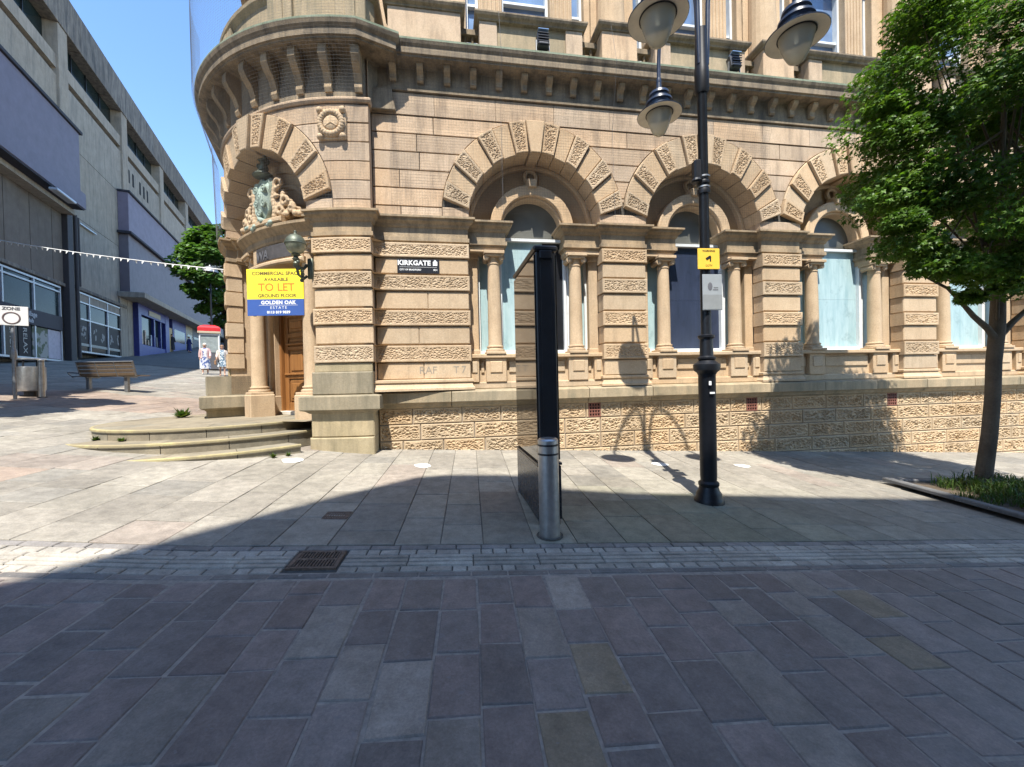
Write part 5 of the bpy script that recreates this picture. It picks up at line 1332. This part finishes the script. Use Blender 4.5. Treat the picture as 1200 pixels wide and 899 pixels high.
m = MB(); m.box(kk+ZV*2.18, (1.10, 1.10, .12), kx, ky, ZV, .01); m.build('fascia', plain('stall_cream', (.5, .42, .3), .5), mk)
m = MB(); m.box(kk+ZV*1.5-ky*.44, (.84, .03, 1.0), kx, ky, ZV); m.box(kk+ZV*1.5+kx*.44, (.03, .84, 1.0), kx, ky, ZV); m.build('pane', plain('pale_pane', (.30, .34, .33), .15, var=.2), mk)
m = MB(); m.box(kk+ZV*.5, (.88, .88, 1.0), kx, ky, ZV, .02); m.build('counter', plain('stall_panel', (.10, .10, .11), .6), mk)
# bunting
bl_ = thing('bunting', (-15.8, 12.5, 6.37), 'string of small white pennants hung across the street by the corner', 'bunting')
b0, b1 = V3((-21.0, 13.6, 7.55)), V3((-6.75, 9.87, 4.42))
NP = 56; P_ = []
for i in range(NP+1):
    t = i/NP; p = b0.lerp(b1, t); p.z -= 0.5*4*t*(1-t)*.35; P_.append(p)
m = MB(); m.tube(P_, .012, 5); m.build('cord', WHITE, bl_)
d_ = (b1-b0).normalized()
for i in range(NP-1):
    p = P_[i].lerp(P_[i+1], .5); w_ = .046; tw = random.uniform(-.03, .03)
    m = MB(); n_ = V3((d_.y, -d_.x, 0)); a, b, c = p-d_*w_, p+d_*w_, p-ZV*.088+n_*tw
    a2, b2, c2_ = a+n_*.004, b+n_*.004, c+n_*.004
    m.poly([a2, c2_, b2]); m.poly([a, b, c]); m.grid([[a, b, c], [a2, b2, c2_]], True)
    m.build('pennant', WHITE, bl_)

# ------------------------------------------------------------------ TREES
LOBES = [(.64, 0), (.27, .42), (.60, .95), (.25, 1.45), (.46, 2.05), (.12, PI), (.46, -2.05), (.25, -1.45), (.60, -.95), (.27, -.42)]
def tree(name, base, height, crown_c, crown_r, nleaf, leaf, label, lean=(0, 0), trunk_r=.14, fork=None, lmat=LEAF, seed=1, nclump=60, branches=None, extra=None, lobed=False):
    rnd = random.Random(seed); base = V3(base); cc = V3(crown_c)
    t = thing(name, base, label, 'tree')
    m = MB(); top = base+V3((lean[0], lean[1], height))
    fk = base+V3((lean[0]*.55, lean[1]*.55, fork)) if fork else base.lerp(top, .5)
    pts = [base-ZV*.1, base+ZV*.06, base+ZV*.3]+[base.lerp(fk, f)+V3((rnd.uniform(-.02, .02), rnd.uniform(-.02, .02), 0)) for f in (.35, .6, .8)]+[fk, fk.lerp(top, .35), fk.lerp(top, .7), top]
    m.tube(pts, [trunk_r*1.5, trunk_r*1.3, trunk_r*1.08, trunk_r, trunk_r*.95, trunk_r*.95, trunk_r*.98, trunk_r*.66, trunk_r*.35, trunk_r*.12], 14)
    clumps = []
    for i in range(nclump):
        while True:
            q_ = V3((rnd.uniform(-1, 1), rnd.uniform(-1, 1), rnd.uniform(-1, 1)))
            if .25 < q_.length < 1: break
        q_ = q_.normalized()*(q_.length**.5)
        taper = 1-.28*max(0, q_.z)
        clumps.append((cc+V3((q_.x*crown_r[0]*taper, q_.y*crown_r[1]*taper, q_.z*crown_r[2])), rnd.uniform(.26, .62)*min(crown_r)*.55))
    if extra: clumps += [(V3(p), r) for p, r in extra]
    limb = branches or []
    for p in limb:
        P_ = [V3(x) for x in p]; m.tube(P_, [trunk_r*.55*(1-.75*i/(len(P_)-1)) for i in range(len(P_))], 9)
    for i in range(0, len(clumps), 2):
        c, r = clumps[i]; s_ = fk.lerp(top, rnd.uniform(.0, .9)); mid = s_.lerp(c, .5)+ZV*rnd.uniform(0, .15)
        m.tube([s_, mid, c], [trunk_r*.22, trunk_r*.14, trunk_r*.05], 5)
    m.build('trunk', BARK, t, smooth=True)
    m = MB(); V_, F_, C_ = m.v, m.f, m.c
    per = nleaf//len(clumps)
    for c, r in clumps:
        ct = rnd.uniform(.78, 1.25)
        for k in range(per):
            while True:
                q_ = V3((rnd.uniform(-1, 1), rnd.uniform(-1, 1), rnd.uniform(-1, 1)))
                if q_.length < 1: break
            p = c+V3((q_.x*1.3, q_.y*1.3, q_.z*.78))*r
            p.z -= .28*r*(q_.x*q_.x+q_.y*q_.y)
            out = (p-cc).normalized()
            nrm = (ZV*.9+out*.55+V3((rnd.uniform(-.6, .6), rnd.uniform(-.6, .6), rnd.uniform(-.5, .5)))).normalized()
            a = nrm.orthogonal().normalized(); b = nrm.cross(a); th = rnd.uniform(0, 2*PI)
            a, b = a*math.cos(th)+b*math.sin(th), b*math.cos(th)-a*math.sin(th)
            L = leaf*rnd.uniform(.65, 1.25); w_ = L*.52; i0 = len(V_)
            dr = nrm*(-.18*L)
            if lobed:
                pts_ = [p+a*(L*rr_*math.cos(an))+b*(L*rr_*math.sin(an))+nrm*(-.22*L*rr_*rr_*3) for rr_, an in LOBES]
                V_.extend([tuple(x) for x in pts_]); kk_ = ct*rnd.uniform(.72, 1.35); y_ = rnd.uniform(.9, 1.22); col = (kk_*y_, kk_, kk_*rnd.uniform(.65, 1.1))
                F_.append(list(range(i0, i0+len(pts_)))); C_.append(col); m.m.append(0); continue
            V_.extend([tuple(p-a*L*.45), tuple(p-a*L*.25+b*w_+dr*.5), tuple(p+a*L*.12+b*w_*.85+dr*.6), tuple(p+a*L*.62+dr), tuple(p+a*L*.12-b*w_*.85+dr*.6), tuple(p-a*L*.25-b*w_+dr*.5)])
            kk_ = ct*rnd.uniform(.75, 1.3); y_ = rnd.uniform(.92, 1.18); col = (kk_*y_, kk_, kk_*rnd.uniform(.7, 1.1))
            F_.append([i0, i0+1, i0+2, i0+3]); C_.append(col); F_.append([i0, i0+3, i0+4, i0+5]); C_.append(col)
            m.m.extend([0, 0])
    m.build('crown', lmat, t)
    return t
tb = on(7.05, 6.00)
fkp = tb+V3((.07, -.12, 2.43))
lim1 = [fkp-ZV*.2, fkp+V3((-.2, -.05, .0)), fkp+V3((-.44, -.08, .18)), fkp+V3((-.65, -.1, .40)), fkp+V3((-.85, -.12, .58)), fkp+V3((-1.3, -.15, .80))]
lim2 = [fkp-ZV*.15, fkp+V3((.22, .0, .08)), fkp+V3((.44, .0, .27)), fkp+V3((.8, 0, .75)), fkp+V3((1.1, 0, 1.2))]
cc_ = V3((6.62, 5.30, 5.15))
ex = [((5.25, 5.2, 3.0), .24), ((5.5, 5.1, 2.92), .22), ((5.85, 5.2, 2.88), .22), ((5.05, 5.3, 3.3), .28), ((6.2, 5.1, 2.98), .28), ((4.88, 5.4, 4.0), .32), ((4.82, 5.3, 4.7), .31), ((6.75, 5.0, 3.05), .32), ((7.4, 5.0, 3.0), .3), ((4.9, 5.3, 5.5), .32), ((5.1, 5.2, 6.2), .33), ((5.4, 5.2, 6.9), .34), ((5.75, 4.6, 3.4), .34), ((6.6, 4.4, 3.4), .36), ((7.6, 5.1, 3.4), .4), ((6.05, 5.5, 2.6), .12), ((6.45, 5.4, 2.75), .16), ((4.75, 5.3, 5.1), .2), ((4.85, 5.2, 3.55), .2)]
cc_ = cc_+V3((.22, 0, 0)); ex = [((x+.25, y, z), r) for (x, y, z), r in ex]
tree('maple_tree', tb, 6.6, cc_, (1.72, 1.6, 2.4), 70000, .084, 'leafy maple tree with slim trunk in the raised bed before the bank', lean=(.13, -.22), trunk_r=.088, fork=2.43, seed=4, nclump=84, branches=[lim1, lim2], extra=ex, lobed=True)
tb2 = on(-20.2, 28.5)
tree('lime_tree', tb2, 8.2, (tb2.x, tb2.y, tb2.z+6.6), (2.45, 2.4, 3.5), 15000, .25, 'bright green tree in the side street beyond the corner entrance', trunk_r=.16, fork=3.3, lmat=LEAF2, seed=9, nclump=58)
tb3 = on(-10.75, 6.1)
tree('plaza_tree', tb3, 5.2, (tb3.x-.1, tb3.y, tb3.z+4.9), (1.35, 1.5, 1.6), 7000, .16, 'tree just left of the picture shading the plaza paving', trunk_r=.11, fork=2.6, seed=13, nclump=34)
# raised bed
bed = thing('tree_bed', road(8, 4.8), 'raised planting bed with dark stone kerb around the maple tree', 'planter')
m = MB()
def kerb(u0, u1, v0, v1, k): 
    n_ = max(1, int(max(u1-u0, v1-v0)/.9))
    for i in range(n_):
        if u1-u0 > v1-v0: a, b, c_, d = u0+(u1-u0)*i/n_+.004, u0+(u1-u0)*(i+1)/n_-.004, v0, v1
        else: a, b, c_, d = u0, u1, v0+(v1-v0)*i/n_+.004, v0+(v1-v0)*(i+1)/n_-.004
        slab(m, a, b, c_, d, .10, 0, .012, (k*random.uniform(.85, 1.15),)*3)
kerb(6.38, 6.52, 3.75, 5.62, .12); kerb(6.525, 10.4, 5.48, 5.62, .13); kerb(6.525, 10.4, 3.75, 3.89, .12); kerb(10.26, 10.4, 3.9, 5.47, .12)
m.build('kerb', GRAN, bed)
m = MB(); m.grid([[road(u, v, .055+.03*nz(u*2, v*2, 1)) for u in [6.5+.2*i for i in range(20)]] for v in [3.87+.18*i for i in range(10)]], col=(.10, .075, .05)); m.build('soil', GROUND, bed)
def tuft(m, p, h, n_, spread, rnd):
    for k in range(n_):
        a = rnd.uniform(0, 2*PI); q_ = p+V3((math.cos(a), math.sin(a), 0))*spread*math.sqrt(rnd.random()); hh = h*rnd.uniform(.5, 1.2)
        b = rnd.uniform(0, 2*PI); d = V3((math.cos(b), math.sin(b), 0)); w_ = V3((-d.y, d.x, 0))*rnd.uniform(.004, .009); l = hh*rnd.uniform(.3, .8)
        c = (rnd.uniform(.8, 1.3), rnd.uniform(.8, 1.2), rnd.uniform(.6, 1.2))
        i0 = m.add([q_-w_, q_+w_, q_+w_*.8+d*l*.4+ZV*hh*.7, q_-w_*.8+d*l*.4+ZV*hh*.7, q_+d*l+ZV*hh*.85]); m.face([i0, i0+1, i0+2, i0+3], c); m.face([i0+3, i0+2, i0+4], c)
rnd = random.Random(2); m = MB()
for i in range(150):
    u, v = rnd.uniform(6.55, 10.2), rnd.uniform(3.95, 5.45)
    if u < 7.0 and rnd.random() < .8: continue
    near_ = max(0, 1-abs(u-7.6)/1.0); tuft(m, road(u, v, .05), rnd.uniform(.07, .18)+.16*near_, 26+int(24*near_), .15, rnd)
gr_ = m.build('grass', GRASS, origin=road(8, 4.8)); gr_['kind'] = 'stuff'; tag(gr_, 'long rough green grass growing round the maple trunk', 'grass')
def weed(p, r, label, n_=40):
    m = MB(); rnd = random.Random(int(p[0]*100)); p = V3(p)
    for k in range(n_):
        a = rnd.uniform(0, 2*PI); e = rnd.uniform(.2, 1.2); d = V3((math.cos(a)*math.cos(e), math.sin(a)*math.cos(e), math.sin(e))); L = r*rnd.uniform(.6, 1.1); s_ = V3((-d.y, d.x, 0)).normalized()*L*.22
        q_ = p+d*L*.3; c = (rnd.uniform(.8, 1.3), rnd.uniform(.8, 1.2), .8)
        i0 = m.add([p, q_+s_, p+d*L, q_-s_]); m.face([i0, i0+1, i0+2, i0+3], c)
    o = m.build('weed', GRASS, origin=p); tag(o, label, 'weed', 'weeds by the entrance steps')
weed((-3.74, 6.23, g(-3.74, 6.23)), .09, 'small weed at the foot of the lowest step left of the white spot', 30)
weed((-3.60, 6.40, g(-3.60, 6.40)), .08, 'small weed at the foot of the lowest step nearest the stone plinth', 26)
for (x, y, z), r, lb in (((-6.64, 6.37, .775), .09, 'weed growing on the middle step at its left end'), ((-6.06, 6.19, .775), .08, 'small weed on the middle step left of centre'), ((-7.05, 8.55, .945), .26, 'bushy weed under the left stone plinth of the entrance')):
    weed((x, y, z), r, lb, 55)

# ------------------------------------------------------------------ PEOPLE
def person(loc, face, h, label, skin_, hair, dress, top, coat=None, hemz=.35, stride=.12, bag=None, arm=(0, 0), lean=0):
    X = V3((math.cos(face), math.sin(face), 0)); Y = V3((-X.y, X.x, 0)); k = h/1.66; L = V3(loc)
    PT = lambda x, y, z: L+X*(x*k)+Y*(y*k)+ZV*(z*k)          # figure faces -Y
    t = thing('person', loc, label, 'person')
    J = {}; vs = []; es = []; rs = []
    def j(n, x, y, z, r, par=None):
        J[n] = len(vs); vs.append(PT(x, y, z)-L); rs.append(r*k)
        if par is not None: es.append((J[par], J[n]))
    j('pelvis', 0, 0, .92, .135); j('spine', 0, 0, 1.10, .115, 'pelvis'); j('chest', 0, .01, 1.28, .135, 'spine'); j('neckb', 0, .01, 1.40, .07, 'chest'); j('neck', 0, 0, 1.46, .05, 'neckb'); j('chin', 0, -.02, 1.51, .07, 'neck'); j('head', 0, -.01, 1.57, .085, 'chin'); j('crown', 0, 0, 1.64, .05, 'head')
    for i, s_ in enumerate((-1, 1)):
        st = stride*s_; a = arm[i]
        j('sh%d' % i, s_*.165, .01, 1.355, .055, 'chest'); j('el%d' % i, s_*.23, .03-a*.2, 1.10, .042, 'sh%d' % i); j('wr%d' % i, s_*.235, -.05-st*.7-a*.25, .885+a*.18, .03, 'el%d' % i); j('pa%d' % i, s_*.235, -.07-st*.8-a*.3, .82+a*.18, .032, 'wr%d' % i)
        j('hp%d' % i, s_*.09, 0, .84, .095, 'pelvis'); j('kn%d' % i, s_*.095, -.03+st*.6, .47, .058, 'hp%d' % i); j('an%d' % i, s_*.095, .02+st*1.15, .09, .036, 'kn%d' % i); j('to%d' % i, s_*.105, -.13+st*1.15, .035, .032, 'an%d' % i)
    me = bpy.data.meshes.new('p'); me.from_pydata([tuple(v) for v in vs], es, []); ob = bpy.data.objects.new('p', me); COL.objects.link(ob)
    md = ob.modifiers.new('s', 'SKIN'); 
    for v, r in zip(me.skin_vertices[0].data, rs): v.radius = (r, r)
    me.skin_vertices[0].data[0].use_root = True
    sb = ob.modifiers.new('u', 'SUBSURF'); sb.levels = 2; sb.render_levels = 2
    dg = bpy.context.evaluated_depsgraph_get(); dg.update(); em = ob.evaluated_get(dg).to_mesh()
    m = MB(); i0 = m.add([v.co+L for v in em.vertices])
    for p in em.polygons: m.face([i0+q_ for q_ in p.vertices])
    bpy.data.objects.remove(ob)
    for i, s_ in enumerate((-1, 1)):          # fingers and thumb
        a = arm[i]; st = stride*s_; b = (s_*.235, -.07-st*.8-a*.3, .82+a*.18)
        for f in range(4): m.tube([PT(b[0]+(f-1.5)*.004, b[1]+(f-1.5)*.017, b[2]), PT(b[0], b[1]+(f-1.5)*.019-.005, b[2]-.045), PT(b[0]-s_*.012, b[1]+(f-1.5)*.018-.008, b[2]-.08+abs(f-1.3)*.008)], [.009*k, .008*k, .006*k], 6)
        m.tube([PT(b[0], b[1]-.02, b[2]+.01), PT(b[0]-s_*.012, b[1]-.042, b[2]-.018), PT(b[0]-s_*.016, b[1]-.045, b[2]-.04)], [.01*k, .009*k, .007*k], 6)
    m.ball(PT(0, -.10, 1.555), .017*k, 8, 6); 
    for s_ in (-1, 1): m.ball(PT(s_*.083, .0, 1.56), .022*k, 8, 6, sq=(.5, 1, 1.2))
    m.mi = 1
    for s_ in (-1, 1): m.ball(PT(s_*.032, -.088, 1.58), .009*k, 6, 5)
    m.mi = 2; m.ball(PT(0, -.09, 1.517), .02*k, 8, 5, X, Y, ZV, (1.1, .4, .3))
    body = m.build('body', [skin_, HOLE, RED], t, smooth=True)
    def loft(secs, name, mat, gap=0, par=t):
        m = MB(); rows = []
        for z, rx, ry, cy in secs:
            n_ = 20; row = []
            for q_ in range(n_+(1 if gap else 0)):
                a = (-PI/2+gap+(2*PI-2*gap)*q_/n_) if gap else 2*PI*q_/n_
                w_ = 1+(.05*math.sin(a*7+z*3) if z < .8 else 0)
                row.append(PT(rx*w_*math.cos(a), cy+ry*w_*math.sin(a), z))
            rows.append(row)
        m.grid(rows, not gap); return m.build(name, mat, par, smooth=True)
    loft([(hemz, .24, .20, .0), (.60, .215, .18, 0), (.85, .19, .15, 0), (.95, .18, .14, 0), (1.10, .155, .125, 0), (1.26, .175, .14, .005), (1.36, .165, .10, .01), (1.415, .085, .07, .01)], 'dress' if hemz > .2 else 'coat', dress)
    if coat:
        loft([(.86, .215, .175, .01), (1.10, .18, .15, .01), (1.27, .195, .16, .01), (1.375, .18, .115, .015), (1.425, .095, .085, .02)], 'cardigan', coat, gap=.55)
        for i, s_ in enumerate((-1, 1)):
            a = arm[i]; st = stride*s_; m = MB(); m.tube([PT(s_*.15, .01, 1.365), PT(s_*.19, .012, 1.29), PT(s_*.232, .03-a*.2, 1.10), PT(s_*.236, -.04-st*.6-a*.22, .92+a*.16)], [.07*k, .066*k, .056*k, .05*k], 10); m.build('sleeve', coat, t, smooth=True)
    m = MB(); m.ball(PT(0, .018, 1.60), .098*k, 14, 10, X, Y, ZV, (1.0, 1.06, .95)); 
    m.build('hair', hair, t, smooth=True)
    for i, s_ in enumerate((-1, 1)):
        st = stride*s_; m = MB(); m.ball(PT(s_*.10, -.055+st*1.15, .035), .06*k, 10, 6, X, Y, ZV, (.75, 1.9, .6)); m.build('shoe', top, t, smooth=True)
    if bag:
        m = MB(); m.box(PT(bag*.30, -.02, .72), (.10*k, .26*k, .24*k), X, Y, ZV, .03); m.tube([PT(bag*.29, -.1, .83), PT(bag*.25, -.05, 1.15), PT(bag*.14, 0, 1.42), PT(bag*.2, .08, 1.2), PT(bag*.29, .07, .83)], .012, 6); m.build('handbag', plain('tan_bag', (.30, .17, .09), .5), t)
    return t
person(on(-15.95, 20.9), .55, 1.60, 'woman with white hair in a long white and blue dress and pink cardigan', SKIN, HAIRW, DRESS1, plain('white_shoe', (.6, .58, .55), .6), PINK, .30, .10, arm=(0, .2))
person(on(-14.95, 20.75), .62, 1.58, 'woman with brown hair in a knee length patterned dress beside the corner', SKIN, HAIRB, DRESS2, plain('tan_shoe', (.35, .2, .12), .6), CARD, .50, -.10, bag=-1, arm=(.5, .2))
person(on(-32.1, 38.0), .9, 1.62, 'dark clothed pedestrian by the cream shop panel far up the side street', SKIN, DARKCL, DARKCL, DARKCL, DARKCL, .16, .14)
person(on(-30.7, 38.3), 2.9, 1.50, 'far pedestrian in a navy coat near the grey shopfront up the side street', SKIN, HAIRB, plain('navy_coat', (.03, .04, .13), .8), DARKCL, plain('navy_sleeve', (.03, .04, .13), .8), .16, -.14)

# ------------------------------------------------------------------ the block across the road, which shades the carriageway
H_ = 17.0; sh = V3((math.sin(SUN_AZ), math.cos(SUN_AZ), 0))*(1/math.tan(SUN_EL))
edge = [(-3.43, 2.65, .29), (-2.96, 3.43, .28), (-2.61, 4.04, .28), (-2.07, 4.78, .27), (-1.40, 5.62, .26), (-.95, 5.83, .24), (-.16, 5.93, .19), (0.55, 5.90, .17), (0.62, 5.36, .13), (1.54, 5.27, .07), (4.62, 5.45, -.11), (5.86, 5.52, -.19), (14, 6.4, -.7)]
pl = [V3((x, y, 0))-sh*(H_-z) for x, y, z in edge]
d0 = (pl[0]-pl[1]).normalized(); pl = [pl[0]+d0*16]+pl
pl += [V3((pl[-1].x, -30, 0)), V3((pl[0].x, -30, 0))]
off = thing('office_building', (1, -6, 0), 'stone office block across the road behind the camera', 'building')
m = MB(); lo = [V3((p.x, p.y, -2)) for p in pl]; hi = [V3((p.x, p.y, H_)) for p in pl]
m.grid([lo, hi], True); m.poly(hi); m.build('wall', OFFB, off)
m = MB(); fr_ = MB(); a, b = pl[10], pl[13]; d_ = (b-a).normalized(); n_ = V3((-d_.y, d_.x, 0)); Lf = (b-a).length
for i in range(int(Lf/2.2)):
    for f in range(5):
        c = a+d_*(1.2+2.2*i)+n_*.0+ZV*(1.9+3.1*f); m.box(c, (1.1, .06, 1.7), d_, n_, ZV); fr_.box(c+ZV*-.95+n_*.05, (1.4, .2, .16), d_, n_, ZV)
m.build('window', WGLASS, off); fr_.build('sill', LEDGE, off)
